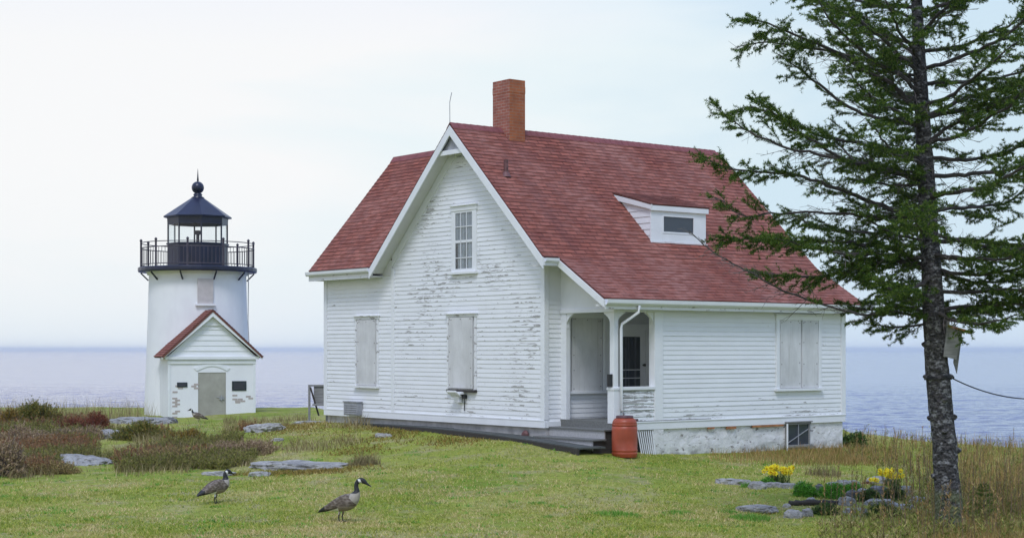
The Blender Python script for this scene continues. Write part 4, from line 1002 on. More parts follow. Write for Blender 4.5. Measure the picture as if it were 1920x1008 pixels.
# ---------------------------------------------------------------- rocks
from mathutils import noise as mnoise
def rock(label, px, py, Y, wpx, hpx, depth=.8, mat='rock', seed=0, flat=.0, tilt=0, group='rocks on the left slope', name='rock', rough=.28, sharp=1.0):
    x, y, _ = at(px, py, Y); k = Y / F; rx = wpx / 2 * k; rz = hpx * k; ry = rx * depth
    bm = bmesh.new(); bmesh.ops.create_icosphere(bm, subdivisions=5 if wpx > 30 else 4, radius=1)
    rr = random.Random(seed); off = Vector((rr.uniform(-9, 9), rr.uniform(-9, 9), seed * 3.1))
    for v in bm.verts:
        d = v.co.normalized()
        cell = mnoise.voronoi(d * 1.6 * sharp + off)[0]
        n = mnoise.fractal(d * 1.7 + off, .9, 2.1, 5) * rough + (cell[1] - cell[0]) * .18 - .05
        c = d * (1 + n)
        if c.z > .55: c.z = .55 + (c.z - .55) * .35
        v.co = Vector((c.x * rx, c.y * ry, c.z * rz / .72 if c.z > 0 else c.z * rz * .8))
    me = bpy.data.meshes.new(name); bm.to_mesh(me); bm.free()
    o = link(name, me, M[mat], loc=(x, y, gz(x, y) - rz * (.30 if group.startswith('rocks') else .12))); o.rotation_euler = (0, tilt, rr.uniform(-.25, .25))
    return tag(o, label, 'rock', group)
RL = [('striated grey rock slab between brown grasses at the far left', 103, 527, 36.5, 62, 14, 1.1, 'rock', .16),
      ('broad flat grey ledge left of the lighthouse entry', 164, 480, 50, 74, 13, .7, 'rock', 0),
      ('rounded grey boulder just left of the lighthouse door goose', 196, 481, 51, 26, 12, .8, 'rock_dark', 0),
      ('sloping grey rock under the red shrub', 134, 492, 42.5, 42, 13, .8, 'rock', .15),
      ('lichen covered outcrop in the grass between lighthouse and house', 311, 486, 42, 52, 11, 1.0, 'rock_lichen', -.08),
      ('long pale ledge edging the lawn behind the two near geese', 358, 531, 34.6, 126, 12, .5, 'rock', .03),
      ('low grey stone right behind the head of the smaller goose', 256, 535, 33.2, 40, 7, .5, 'rock', 0),
      ('small pale stone in the moss left of the long ledge', 306, 534, 33.0, 30, 8, .6, 'rock_lichen', 0),
      ('small grey stone in the turf before the gable wall', 449, 491, 39, 22, 6, .7, 'rock_lichen', 0),
      ('low mossy rock at the foot of the wooden rack', 364, 474, 46, 42, 6, .6, 'rock_lichen', 0),
      ('little brown stone in the grass below the lichen outcrop', 326, 499, 39.5, 16, 5, .7, 'rock_lichen', 0)]
for i, (lb, px, py, Y, w, h, dp, mt, tl) in enumerate(RL): rock(lb, px, py, Y, w, h, dp, mt, seed=i + 1, tilt=tl)
RG = [('flat grey stone at the left end of the garden', 857, 543, 31.8, 40, 7, 'rock', .7), ('rounded stone left of the daffodil clump', 889, 550, 31, 22, 10, 'rock', .8),
      ('stone under the yellow daffodil clump', 907, 549, 31.2, 22, 7, 'rock', .7), ('stone right below the daffodil clump', 924, 550, 31.1, 20, 7, 'rock', .8),
      ('tiny pale stone right of the daffodil clump', 939, 545, 31.6, 9, 7, 'rock_lichen', .8), ('flat speckled stone in the lawn nearest the tufts', 886, 579, 27.8, 48, 9, 'rock', .6),
      ('larger of two round cobbles below the rotten log', 930, 589, 27.0, 22, 11, 'rock', .9), ('smaller of two round cobbles below the rotten log', 946, 586, 27.2, 15, 10, 'rock', .9),
      ('wedge shaped pale stone on the end of the rotten log', 992, 570, 28.4, 22, 11, 'rock', .7), ('dark blocky stone right of the green mounds', 999, 563, 29.4, 16, 15, 'rock_dark', .8),
      ('grey stone behind the dark blocky stone', 1013, 555, 30.2, 20, 11, 'rock', .8), ('big rough boulder under the far yellow flowers', 1032, 560, 30.0, 30, 16, 'rock_dark', .8),
      ('stone beside the trunk at the right end of the garden', 1061, 557, 30.4, 18, 12, 'rock', .8), ('small grey stone in the back row of the garden', 988, 545, 32, 17, 8, 'rock', .8),
      ('white mottled stone in the back row of the garden', 1000, 546, 32, 17, 8, 'rock_lichen', .8), ('long stone behind the far yellow flowers', 1031, 539, 33, 30, 9, 'rock', .6),
      ('pale slab in front of the big rough boulder', 1031, 570, 28.6, 40, 9, 'rock_lichen', .6), ('flat slab half hidden in reeds near the trunk', 1052, 575, 28.2, 46, 7, 'rock', .6)]
RG += [('small round stone in front of the left green mound', 951, 566, 29.0, 12, 6, 'rock', .8), ('narrow stone between the two green mounds', 960, 552, 30.6, 10, 12, 'rock_dark', .8), ('pale chip at the left end of the rotten log', 922, 574, 28.2, 10, 5, 'rock_lichen', .8),
       ('sunken grey stone below the wedge stone', 1003, 580, 27.6, 30, 6, 'rock', .7), ('grey stone near the front of the reeds left of the trunk', 1076, 566, 29.2, 22, 9, 'rock', .8), ('mottled stone behind the right green mound', 975, 546, 31.6, 14, 8, 'rock', .8)]
for i, (lb, px, py, Y, w, h, mt, dp) in enumerate(RG): rock(lb, px, py, Y, w, h, dp, mt, seed=40 + i, group='stones of the garden', name='garden_stone')
lg = thing('rotten_log', 'dark rotten log lying across the garden between stones', 'log', onground(957, 573, 28.4))
mb = MB(); k = 28.4 / F
ps = [(-32 * k, 0, .03), (-18 * k, .03, .04), (-2 * k, 0, .05), (14 * k, -.03, .05), (30 * k, .02, .03)]
mb.tube(catmull(ps, 5), [.05 + .012 * random.uniform(-1, 1) for _ in range(21)], 10); mb.build('log', M['rot_wood'], lg)

# ---------------------------------------------------------------- shrubs and small plants
def leafmat(name, *cols, rough=.75, trans=.15):
    n = len(cols); M[name] = island(name, [((i + .5) / n, c) for i, c in enumerate(cols)], rough, trans=trans); return M[name]
leafmat('juniper', (.07, .10, .024), (.14, .17, .036), (.23, .21, .05), (.33, .22, .06))
leafmat('juniper_gold', (.13, .12, .03), (.28, .18, .035), (.40, .22, .045), (.22, .20, .05))
leafmat('rust_leaf', (0.128, 0.040, 0.030), (0.225, 0.068, 0.043), (0.300, 0.096, 0.055), (0.165, 0.080, 0.043))
leafmat('heath', (0.211, 0.143, 0.096), (0.390, 0.276, 0.191), (0.552, 0.404, 0.273), (0.309, 0.254, 0.109))
leafmat('scrub_olive', (0.163, 0.146, 0.048), (0.325, 0.261, 0.096), (0.488, 0.359, 0.158), (0.276, 0.194, 0.096))
leafmat('green_mound', (0.057, 0.192, 0.021), (0.102, 0.315, 0.030), (0.180, 0.450, 0.051))
leafmat('leaf_green', (.04, .09, .02), (.07, .14, .03), (.12, .17, .05))
leafmat('tuft_green', (0.083, 0.250, 0.029), (0.133, 0.346, 0.043), (0.216, 0.403, 0.072))
leafmat('straw', (.16, .12, .055), (.27, .21, .11), (.36, .29, .17), (.13, .12, .05))
M['twig'] = simple('twig_grey', (.12, .105, .10), .85, .3, 10)
M['twig_red'] = simple('twig_red', (.17, .115, .07), .85, .3, 10)
def shrub(name, label, px, py, Y, wpx, hpx, mat, n, nl=.05, nw=.014, sl=.18, depth=.7, upb=.4, nleaf=16, twig='twig', group='shrubs on the left slope', cat='shrub', inner=.55, seed=0, bare=0):
    rng = np.random.default_rng(seed + 100); x, y, _ = at(px, py, Y); k = Y / F; rx = wpx / 2 * k; rz = hpx * k; ry = rx * depth
    z0 = gz(x, y) - .05; root = thing(name, label, cat, (x, y, z0), 0, group)
    az = rng.uniform(0, 2 * np.pi, n); el = np.arcsin(rng.uniform(0, 1, n)); d = np.stack([np.cos(az) * np.cos(el), np.sin(az) * np.cos(el), np.sin(el)], 1)
    nb_ = max(1, int(wpx / 13)) if bare or name.endswith('shrub') else 1
    if nb_ > 1:      # several lobes of different height make up one shrub
        ctr = np.stack([rng.uniform(-.72, .72, nb_), rng.uniform(-.6, .6, nb_), np.zeros(nb_)], 1); sz = rng.uniform(.30, .55, nb_); hh_ = rng.uniform(.45, 1.0, nb_) * (1.05 - .45 * np.abs(ctr[:, 0]))
        j = rng.integers(0, nb_, n); r = rng.uniform(inner, 1.1, n) ** .6
        p = (ctr[j] + d * np.stack([sz[j], sz[j] * 1.1, hh_[j]], 1) * r[:, None]) * np.array([rx, ry, rz])
    else:
        lump = .62 + .55 * fbm(az * 1.6 + seed, el * 2.5 + seed * 3, seed, 3)
        p = d * np.array([rx, ry, rz]) * (lump * rng.uniform(inner, 1, n) ** .5)[:, None]
    dirn = unit(d * np.array([1, 1, .7]) + rng.normal(0, .45, (n, 3)) + np.array([0, 0, upb])); L = sl * rng.uniform(.5, 1.3, n)
    V = needles(p, dirn, L, nleaf, nl, nw, .6, rng, .1)
    tri_mesh('foliage', V, M[mat], root)
    a = p * np.array([.25, .25, .05]) ; mid = p * np.array([.7, .7, .55]) + rng.normal(0, .03, (n, 3)) * rx; step = max(1, n // 160)
    A, Bm, Cc = a[::step], mid[::step], (p + dirn * L[:, None])[::step]
    T = np.concatenate([sticks(A, Bm, .010, .007), sticks(Bm, Cc, .007, .003)])
    if bare:
        b2 = p[:bare] * 1.02; T = np.concatenate([T, sticks(b2, b2 + unit(d[:bare] + np.array([0, 0, .8]) + rng.normal(0, .3, (bare, 3))) * rng.uniform(.15, .45, (bare, 1)), .006, .002)])
    tri_mesh('twigs', T, M[twig], root, nper=4)
    return root
SH = [('juniper_shrub', 'spreading green juniper with ragged top against the sea at far left', 52, 479, 46, 84, 33, 'juniper', 1500, 'twig'),
      ('juniper_shrub', 'golden juniper cut by the left edge of the view', 2, 482, 45, 50, 26, 'juniper_gold', 800, 'twig'),
      ('rust_shrub', 'rust red shrub right of the spreading juniper', 106, 480, 44, 70, 26, 'rust_leaf', 1700, 'twig_red'),
      ('heath_shrub', 'grey brown heath below the golden juniper', 28, 500, 41, 96, 21, 'heath', 1500, 'twig'),
      ('heath_shrub', 'low grey heath below the rust red shrub', 96, 500, 42, 70, 16, 'heath', 900, 'twig'),
      ('juniper_shrub', 'low dark green juniper mat below the wide flat ledge', 172, 507, 42, 72, 20, 'juniper', 1300, 'twig'),
      ('juniper_shrub', 'golden end of the juniper mat nearest the lawn middle', 214, 512, 40.5, 52, 16, 'juniper_gold', 800, 'twig'),
      ('brown_shrub', 'brown twiggy scrub behind the smaller goose', 196, 534, 35.5, 90, 19, 'scrub_olive', 1300, 'twig_red'),
      ('brown_shrub', 'tall bare twiggy bush at the lower left edge', 2, 545, 33.5, 52, 48, 'heath', 900, 'twig'),
      ('brown_shrub', 'olive scrub left of the striated rock', 52, 540, 34, 60, 11, 'scrub_olive', 500, 'twig_red'),
      ('heath_shrub', 'reddish brown low scrub below the lichen outcrop', 285, 516, 37.5, 86, 14, 'heath', 900, 'twig_red')]
for i, (nm, lb, px, py, Y, w, h, mt, n, tw) in enumerate(SH): shrub(nm, lb, px, py, Y, w, h, mt, n, nl=.05, nw=.016, twig=tw, seed=i, nleaf=15, bare=60 if 'bare' in lb else 25)
def tuft(label, px, py, Y, wpx, hpx, mat, n, group, name='grass_tuft', cat='grass tuft', lean=.5, w=.012):
    rng = np.random.default_rng(int(px * 7 + py)); x, y, _ = at(px, py, Y); k = Y / F; rx = wpx / 2 * k
    a = rng.uniform(0, 2 * np.pi, n); r = rx * np.sqrt(rng.uniform(0, 1, n)); P = np.c_[np.cos(a) * r, np.sin(a) * r * .7, np.zeros(n)]
    P[:, 2] = ground_z(P[:, 0] + x, P[:, 1] + y) - gz(x, y) - .01
    h = hpx * k * rng.uniform(.5, 1.1, n) * (1.05 - .6 * (r / rx) ** 2)
    o = blade_mesh(name, P, h, w, lean * rng.uniform(.5, 1.5, n), M[mat], 3, loc=(x, y, gz(x, y)), rng=rng)
    return tag(o, label, cat, group)
for lb, px, py, Y, w, h in (('small dark tuft alone in the mid lawn', 630, 573, 28, 24, 5), ('widest bright green tuft of the front lawn', 722, 585, 26.8, 60, 9), ('flat green tuft right of the widest tuft', 795, 580, 27.2, 40, 6),
                            ('lone short tuft nearest the front edge of the lawn', 642, 586, 26.5, 16, 5), ('green tuft in front of the flat speckled stone', 880, 588, 26.8, 54, 11), ('dark tuft left of the flat speckled stone', 855, 581, 27.4, 22, 7),
                            ('green tuft left of the golden daffodils', 878, 551, 31.2, 24, 12)):
    tuft(lb, px, py, Y, w, h, 'tuft_green', int(w * 9), 'green tufts in the lawn')
tuft('straw coloured dry tussock right of the long pale ledge', 427, 530, 34.5, 40, 22, 'straw', 420, 'dry tussocks', lean=.7)
tuft('dry brown tussock in front of the basement window', 965, 540, 34, 46, 22, 'straw', 260, 'dry tussocks', lean=.3)
tuft('brown withered clump between the two daffodil groups', 1017, 545, 32.6, 12, 9, 'rust_leaf', 120, 'dry tussocks', lean=.6)
for lb, px, py, Y, w, h, n in (('left round green mound in the garden', 943, 560, 30, 28, 17, 500), ('wider right green mound in the garden', 978, 562, 29.8, 42, 18, 750)):
    shrub('perennial_mound', lb, px, py, Y, w, h, 'green_mound', n, nl=.045, nw=.01, sl=.10, depth=.9, upb=.8, nleaf=18, group='green mounds of the garden', cat='plant', inner=.3, seed=int(px))
shrub('leafy_shrub', 'leafy green shrub at the right house corner against the sea', 1003, 510, 40.5, 30, 18, 'leaf_green', 500, nl=.07, nw=.03, sl=.14, group='plants by the house', cat='shrub', seed=3)
shrub('perennial_mound', 'fresh green plant between the big boulder and its slab', 1018, 566, 29.2, 24, 13, 'leaf_green', 260, nl=.06, nw=.016, sl=.1, upb=.8, group='green mounds of the garden', cat='plant', seed=8)
for lb, px, py, Y, w, h, mt in (('low green plant in front of the rotten log', 968, 584, 27.4, 30, 9, 'leaf_green'), ('yellow green plant right of the sunken stone', 1035, 585, 27.0, 34, 16, 'leaf_green'), ('small green plant left of the stone under the daffodils', 899, 549, 31.4, 12, 8, 'green_mound'), ('green plant behind the wedge shaped stone', 1000, 553, 30.8, 18, 9, 'green_mound')):
    shrub('perennial_mound', lb, px, py, Y, w, h, mt, 220, nl=.06, nw=.014, sl=.1, upb=.9, group='green mounds of the garden', cat='plant', seed=int(px) + 5)
shrub('perennial_mound', 'pale green plant beside the last garden stone', 1048, 562, 29.6, 20, 16, 'leaf_green', 260, nl=.07, nw=.016, sl=.12, upb=.9, group='green mounds of the garden', cat='plant', seed=9)
M['petal'] = simple('petal', (.86, .76, .03), .6, .08, 20, bmp=0); M['cup'] = simple('cup', (.86, .62, .015), .6, .08, 20, bmp=0)
def flower_mesh():
    mb = MB()
    for k in range(6):
        a = k * math.pi / 3; c, s = math.cos(a), math.sin(a); p = lambda r, t, z: (z, r * c - t * s, r * s + t * c)
        mb.poly([p(.006, 0, 0), p(.022, -.013, .004), p(.045, 0, .0), p(.022, .013, .004)], None, 0)
    mb.tube([(0, 0, 0), (.022, 0, 0), (.03, 0, 0)], [.012, .014, .019], 8, 1, cap=False); mb.tube([(0, 0, 0), (-.02, 0, 0), (-.035, 0, -.02)], [.006, .004, .003], 5, 0)
    return mb
fl_proto = None
def daffodils(label, px, py, Y, wpx, hpx, nf, nleaf):
    global fl_proto
    rng = np.random.default_rng(int(px)); x, y, z = onground(px, py, Y); k = Y / F; rx = wpx / 2 * k; H_ = hpx * k
    root = thing('daffodil_clump', label, 'flowers', (x, y, z), 0, 'daffodils of the garden')
    a = rng.uniform(0, 2 * np.pi, nleaf); r = rx * .7 * np.sqrt(rng.uniform(0, 1, nleaf))
    blade_mesh('leaves', np.c_[np.cos(a) * r, np.sin(a) * r * .7, np.zeros(nleaf)], H_ * rng.uniform(.5, .95, nleaf), .014, .25, M['leaf_green'], 3, parent=root, rng=rng)
    stems = []
    for i in range(nf):
        aa = rng.uniform(0, 2 * np.pi); rr_ = rx * math.sqrt(rng.uniform(0, 1)); p = Vector((math.cos(aa) * rr_, math.sin(aa) * rr_ * .7, H_ * rng.uniform(.62, 1.0)))
        if fl_proto is None: f_ = fl_proto = flower_mesh().build('flower', [M['petal'], M['cup']], root)
        else: f_ = fl_proto.copy(); COL.objects.link(f_); f_.parent = root
        f_.location = p; f_.rotation_euler = (rng.uniform(0, 6), rng.uniform(-.3, .3), rng.uniform(-2.6, -.5)); f_.scale = (1.35,) * 3
        stems.append((p.x * .6, p.y * .6, 0, p.x, p.y, p.z))
    st = np.array(stems); tri_mesh('stems', sticks(st[:, :3], st[:, 3:], .004, .003), M['leaf_green'], root, nper=4)
daffodils('large clump of yellow daffodils left in the garden', 913, 547, 31.6, 36, 23, 46, 130)
daffodils('smaller clump of yellow daffodils close to the tree trunk', 1046, 547, 32.4, 30, 19, 26, 90)
daffodils('sparse low daffodils between the two fuller clumps', 1023, 547, 32.0, 12, 9, 4, 14)
# young spruce seedling right of the trunk
x, y, z = onground(1153, 590, 25.5); sd_ = thing('spruce_seedling', 'tiny dark spruce seedling in the tall grass right of the trunk', 'seedling', (x, y, z))
leafmat('needle', (0.022, 0.060, 0.012), (0.049, 0.103, 0.017), (0.094, 0.158, 0.026), (0.173, 0.232, 0.044), trans=.2)
rng = np.random.default_rng(5); n = 90; hz = rng.uniform(.08, .62, n); a = rng.uniform(0, 6.28, n); d = np.c_[np.cos(a), np.sin(a), np.full(n, .25)]
tri_mesh('foliage', needles(np.c_[np.zeros(n), np.zeros(n), hz], unit(d), (.68 - hz) * .5 + .03, 26, .03, .008, .6, rng), M['needle'], sd_)
mb = MB(); mb.tube([(0, 0, -.05), (0, 0, .68)], [.012, .004], 6); mb.build('stem', M['twig'], sd_)

# ---------------------------------------------------------------- spruce
def bark_mat():
    m, nt, b = new_mat('bark'); v = mapping(nt, 'Object')
    vo = nd(nt, 'ShaderNodeTexVoronoi'); vo.inputs['Scale'].default_value = 26; nt.links.new(mapping(nt, 'Object', (1, 1, .75)), vo.inputs['Vector'])
    n = noise(nt, v, 7, 6, .7); n2 = noise(nt, mapping(nt, 'Object', (1, 1, 1.5)), 9, 4, .62)
    c = ramp(nt, n, [(.3, (.020, .019, .021)), (.6, (.065, .060, .062))])
    c = mixc(nt, ramp(nt, n2, [(.50, 0), (.62, .8)]), c, (.25, .25, .26))
    n4 = noise(nt, mapping(nt, 'Object', (1, 1, 2.4)), 13, 3, .6)
    c = mixc(nt, ramp(nt, n4, [(.40, .92), (.50, 0)]), c, (.008, .008, .010))
    sep = nd(nt, 'ShaderNodeSeparateXYZ'); nt.links.new(v, sep.inputs[0])
    c = mixc(nt, mth(nt, 'MULTIPLY', ramp(nt, sep.outputs[2], [(.5, 1), (.62, 0)]), ramp(nt, n, [(.42, 0), (.5, .8)])), c, (.10, .115, .05))
    nt.links.new(c, b.inputs['Base Color']); b.inputs['Roughness'].default_value = .9
    bump(nt, b, mth(nt, 'ADD', vo.outputs['Distance'], n), 1, .03); return m
M['bark'] = bark_mat()
M['branch_bark'] = simple('branch_bark', (.060, .052, .05), .9, .45, 9, bmp=.4)
M['dead_twig'] = simple('dead_twig', (.115, .10, .092), .9, .3, 9, bmp=0)
TY = 25.0; kT = TY / F; tx, ty, tz = onground(1114, 600, TY)
tree = thing('spruce_tree', 'tall sparse spruce with lichen spotted trunk in front of the house end', 'tree', (tx, ty, tz))
def tl(px, py, dy=0): return np.array([(px - 600) / F * (TY) - tx, dy, CAMZ - (py - 390) * kT - tz])
TP = [(1117, 618, 19), (1115, 600, 17.5), (1112, 570, 16), (1109, 540, 15), (1107, 500, 14.2), (1102, 460, 13.8), (1099, 425, 14), (1097, 395, 13.2), (1095, 360, 12.8), (1092, 310, 11.8), (1089, 260, 11), (1086, 200, 10), (1083, 150, 9.3), (1080, 100, 8.4), (1077, 50, 7.5), (1075, 0, 6.6), (1072, -60, 5.2), (1069, -130, 3), (1067, -190, .6)]
tp = catmull([np.r_[tl(a, b), c * kT] for a, b, c in TP], 8)
def trunk_at(z):
    return np.array([np.interp(z, tp[:, 2], tp[:, 0]), 0, z]), np.interp(z, tp[:, 2], tp[:, 3])
mb = MB(); nr = 22; rings = []
for i, (x, y, z, r) in enumerate(tp):
    rings.append(len(mb.v))
    for k in range(nr):
        t = 2 * math.pi * k / nr; rr_ = r * (1 + .10 * mnoise.noise(Vector((math.cos(t) * 1.3, math.sin(t) * 1.3, z * 2.2))) + .05 * mnoise.noise(Vector((math.cos(t) * 4, math.sin(t) * 4, z * 8))))
        mb.v.append((x + rr_ * math.cos(t), y + rr_ * math.sin(t), z))
for r0, r1 in zip(rings, rings[1:]):
    for k in range(nr): mb.f.append((r0 + k, r0 + (k + 1) % nr, r1 + (k + 1) % nr, r1 + k)); mb.m.append(0); mb.uv += [(0, 0)] * 4
trunk = mb.build('trunk', M['bark'], tree, smooth=True)
for px, py, sx in ((1083, 386, -1), (1086, 424, -1), (1089, 472, -1), (1114, 424, 1), (1118, 471, 1), (1121, 510, 1), (1090, 540, -1), (1097, 560, -.4), (1100, 415, -.1), (1104, 450, .2), (1108, 487, -.2)):
    z = tl(px, py)[2]; c, r = trunk_at(z); dv = np.array([sx, -math.sqrt(max(0, 1 - sx * sx)) - .15, .15]); dv /= np.linalg.norm(dv)
    p0 = c + dv * r * .6; kb = MB(); kb.tube([p0, c + dv * (r + .02), c + dv * (r + .055)], [.06, .045, .018], 8); kb.build('knot', M['bark'], trunk, smooth=True)
TR = np.random.default_rng(21)
def grow(path, r0, fol, dens=1.0, bare=.25, start=.25, twl=.62):
    """one limb with its twigs and needled sprigs; fol(t) = chance that a twig is green at relative length t"""
    path = np.array(path); seg = np.linalg.norm(np.diff(path, axis=0), axis=1); cum = np.r_[0, np.cumsum(seg)]; Ltot = cum[-1]
    n = max(6, int(Ltot / .10)); tt = np.linspace(0, Ltot, n); P = np.stack([np.interp(tt, cum, path[:, i]) for i in range(3)], 1)
    wob = np.cumsum(TR.normal(0, .012, (n, 3)), 0); P = P + wob - wob[0]; P[:, 2] += .03 * np.sin(tt * 2.3 + TR.uniform(0, 6))
    rad = r0 * (1 - tt / Ltot) ** .75 + .005
    mb = MB(); mb.tube(P, list(rad), 6); tw = []; sp = []; dead = []
    d_main = unit(np.gradient(P, axis=0))
    pos = start * .5; side = 1
    while pos < Ltot:
        t = pos / Ltot; i = min(n - 2, int(t * (n - 1))); side = -side
        d = d_main[i]; lat = np.cross(d, [0, 0, 1.0]); lat = lat / (np.linalg.norm(lat) + 1e-6)
        ang = math.radians(TR.uniform(35, 70)); dv = d * math.cos(ang) + lat * side * math.sin(ang) * TR.uniform(.6, 1.0) + np.array([0, 0, TR.normal(-.12, .32)])
        dv /= np.linalg.norm(dv); L = twl * TR.uniform(.45, 1.15) * (1.15 - .75 * t)
        p0 = P[i]; p1 = p0 + dv * L * .55; dv2 = dv + d * .35 + np.array([0, 0, TR.normal(-.10, .2)]); dv2 /= np.linalg.norm(dv2); p2 = p1 + dv2 * L * .45
        green = TR.uniform() < fol(t) * (.85 + .65 * (mnoise.noise(Vector((pos * 1.6, r0 * 900, Ltot * 3))) + .35))
        (tw if green else dead).append((p0, p1, .007)); (tw if green else dead).append((p1, p2, .005))
        m = int(L / .05)
        for q in range(m):
            u = (q + .6) / m; pb = p0 + (p1 - p0) * (u / .55) if u < .55 else p1 + (p2 - p1) * ((u - .55) / .45)
            if green and u > .12:
                s2 = 1 if q % 2 else -1; l2 = np.cross(dv2, [0, 0, 1.0]); dd = dv2 * .75 + l2 * s2 * .65 + TR.normal(0, .28, 3) + np.array([0, 0, .05]); dd /= np.linalg.norm(dd)
                sp.append((pb, dd, TR.uniform(.07, .24) * (1.25 - .5 * u)))
            elif not green and TR.uniform() < .45:
                dd = dv2 + TR.normal(0, .7, 3); dd /= np.linalg.norm(dd); dead.append((pb, pb + dd * TR.uniform(.06, .22), .0035))
        if green: sp.append((p1, dv2, L * .5))
        pos += TR.uniform(.06, .125) / dens
    if fol(1.0) > .4: sp.append((P[-2], d_main[-1], .16)); sp.append((P[-4], d_main[-3], .16))
    for arr, mi in ((tw, 0), (dead, 1)):
        if arr:
            a = np.array([x[0] for x in arr]); b = np.array([x[1] for x in arr]); r = np.array([x[2] for x in arr]); Q = sticks(a, b, r, r * .55); i0 = len(mb.v)
            mb.v += [tuple(q) for q in Q]; nq = len(Q) // 4; mb.f += [(i0 + 4 * q, i0 + 4 * q + 1, i0 + 4 * q + 2, i0 + 4 * q + 3) for q in range(nq)]; mb.m += [mi] * nq; mb.uv += [(0, 0)] * (4 * nq)
    br_ = mb.build('branch', [M['branch_bark'], M['dead_twig']], tree)
    if sp:
        a = np.array([x[0] for x in sp]); d = np.array([x[1] for x in sp]); L = np.array([x[2] for x in sp])
        tri_mesh('needles', needles(a, d, L, 46, .046, .0105, .64, TR, .08), M['needle'], br_)
    return len(sp)
def P3(pts, dy): 
    n = len(pts); return catmull([tl(a, b, dy * i / (n - 1)) for i, (a, b) in enumerate(pts)], 5)
gl = lambda a, b, lo=.12, hi=.95: (lambda t: lo if t < a else hi if t > b else lo + (hi - lo) * (t - a) / (b - a))
nsp = 0
LEFT = [([(1088, 352), (1045, 347), (1010, 350), (975, 345), (935, 333), (894, 317), (850, 290), (818, 268), (803, 255)], -.9, .026, lambda t: .55 if t < .22 else .02, 1.3),
        ([(1092, 347), (1050, 338), (1015, 342), (985, 338)], .5, .03, gl(.05, .3, .5), 1.2),
        ([(1090, 300), (1040, 285), (1000, 290), (950, 300), (905, 303), (870, 300)], -.4, .034, gl(.1, .4, .35), 1.35),
        ([(1090, 295), (1045, 272), (1000, 268), (950, 268), (900, 262), (855, 256), (828, 254)], .3, .036, gl(.2, .45, .3), 1.5),
        ([(1088, 285), (1040, 278), (1000, 280), (960, 282), (920, 278), (880, 268)], -1.0, .03, gl(.15, .4, .4), 1.3),
        ([(1088, 236), (1040, 224), (990, 214), (950, 204), (910, 192), (870, 186), (835, 180), (803, 172)], -.5, .036, gl(.5, .72, .14), 1.3),
        ([(1088, 240), (1030, 232), (980, 226), (940, 224), (905, 226), (875, 232), (850, 208), (838, 200)], .8, .026, gl(.55, .8, .16), 1.1),
        ([(1086, 196), (1040, 184), (990, 172), (950, 163), (910, 152), (870, 135), (840, 118), (833, 108)], .2, .034, gl(.6, .78, .10), 1.3),
        ([(1086, 190), (1030, 186), (985, 176), (945, 158), (905, 138), (878, 122), (858, 112)], -1.2, .03, gl(.5, .7, .16), 1.3),
        ([(1084, 170), (1040, 155), (1000, 140), (955, 125), (920, 108), (895, 95), (868, 100)], .9, .03, gl(.42, .65, .14), 1.3),
        ([(1083, 132), (1040, 118), (1000, 104), (965, 84), (935, 62), (905, 42)], .1, .032, gl(.55, .8, .08, .7), 1.0),
        ([(1082, 118), (1050, 80), (1015, 55), (975, 30), (940, 18), (900, 8), (872, 2)], -.6, .036, gl(.45, .62, .10), 1.35),
        ([(1080, 84), (1050, 62), (1010, 45), (975, 32), (940, 25), (900, 20), (880, 22)], .7, .03, gl(.4, .6, .12), 1.3),
        ([(1079, 70), (1040, 40), (1000, 18), (960, 2), (915, -8)], -1.3, .03, gl(.35, .6, .15), 1.3),
        ([(1078, 50), (1040, 22), (1000, -5), (950, -30)], .5, .03, gl(.3, .55, .15), 1.3)]
for pts, dy, r, fo, dn in LEFT:
    dead_ = fo(1.0) < .1
    nsp += grow(P3(pts, dy), r * (.7 if dead_ else 1), fo if dead_ else (lambda t, fo=fo: min(1, fo(t) + .16)), dn * (1 if dead_ else 1.2), twl=.55 if dead_ else .68)
RIGHT = [([(1093, 262), (1140, 262), (1190, 268), (1240, 262), (1290, 250)], .3, .034, gl(.2, .5, .3), 1.2), ([(1093, 280), (1150, 286), (1200, 282), (1260, 290)], -.6, .03, gl(.25, .5, .2), 1.2),
         ([(1097, 345), (1150, 342), (1200, 340), (1250, 350), (1300, 352)], -.7, .034, gl(.05, .3, .55), 1.5), ([(1097, 350), (1150, 345), (1200, 330), (1260, 322)], .8, .03, gl(.05, .3, .6), 1.4),
         ([(1085, 118), (1130, 98), (1180, 82), (1240, 70), (1300, 60)], .2, .034, gl(.15, .4, .4), 1.4), ([(1088, 150), (1130, 120), (1165, 105), (1220, 90)], -.7, .028, gl(.1, .4, .5), 1.4),
         ([(1090, 296), (1130, 300), (1180, 292), (1230, 270), (1290, 262)], -1.1, .03, gl(.1, .3, .5), 1.4)]
for pts, dy, r, fo, dn in RIGHT: nsp += grow(P3(pts, dy), r, fo, dn)
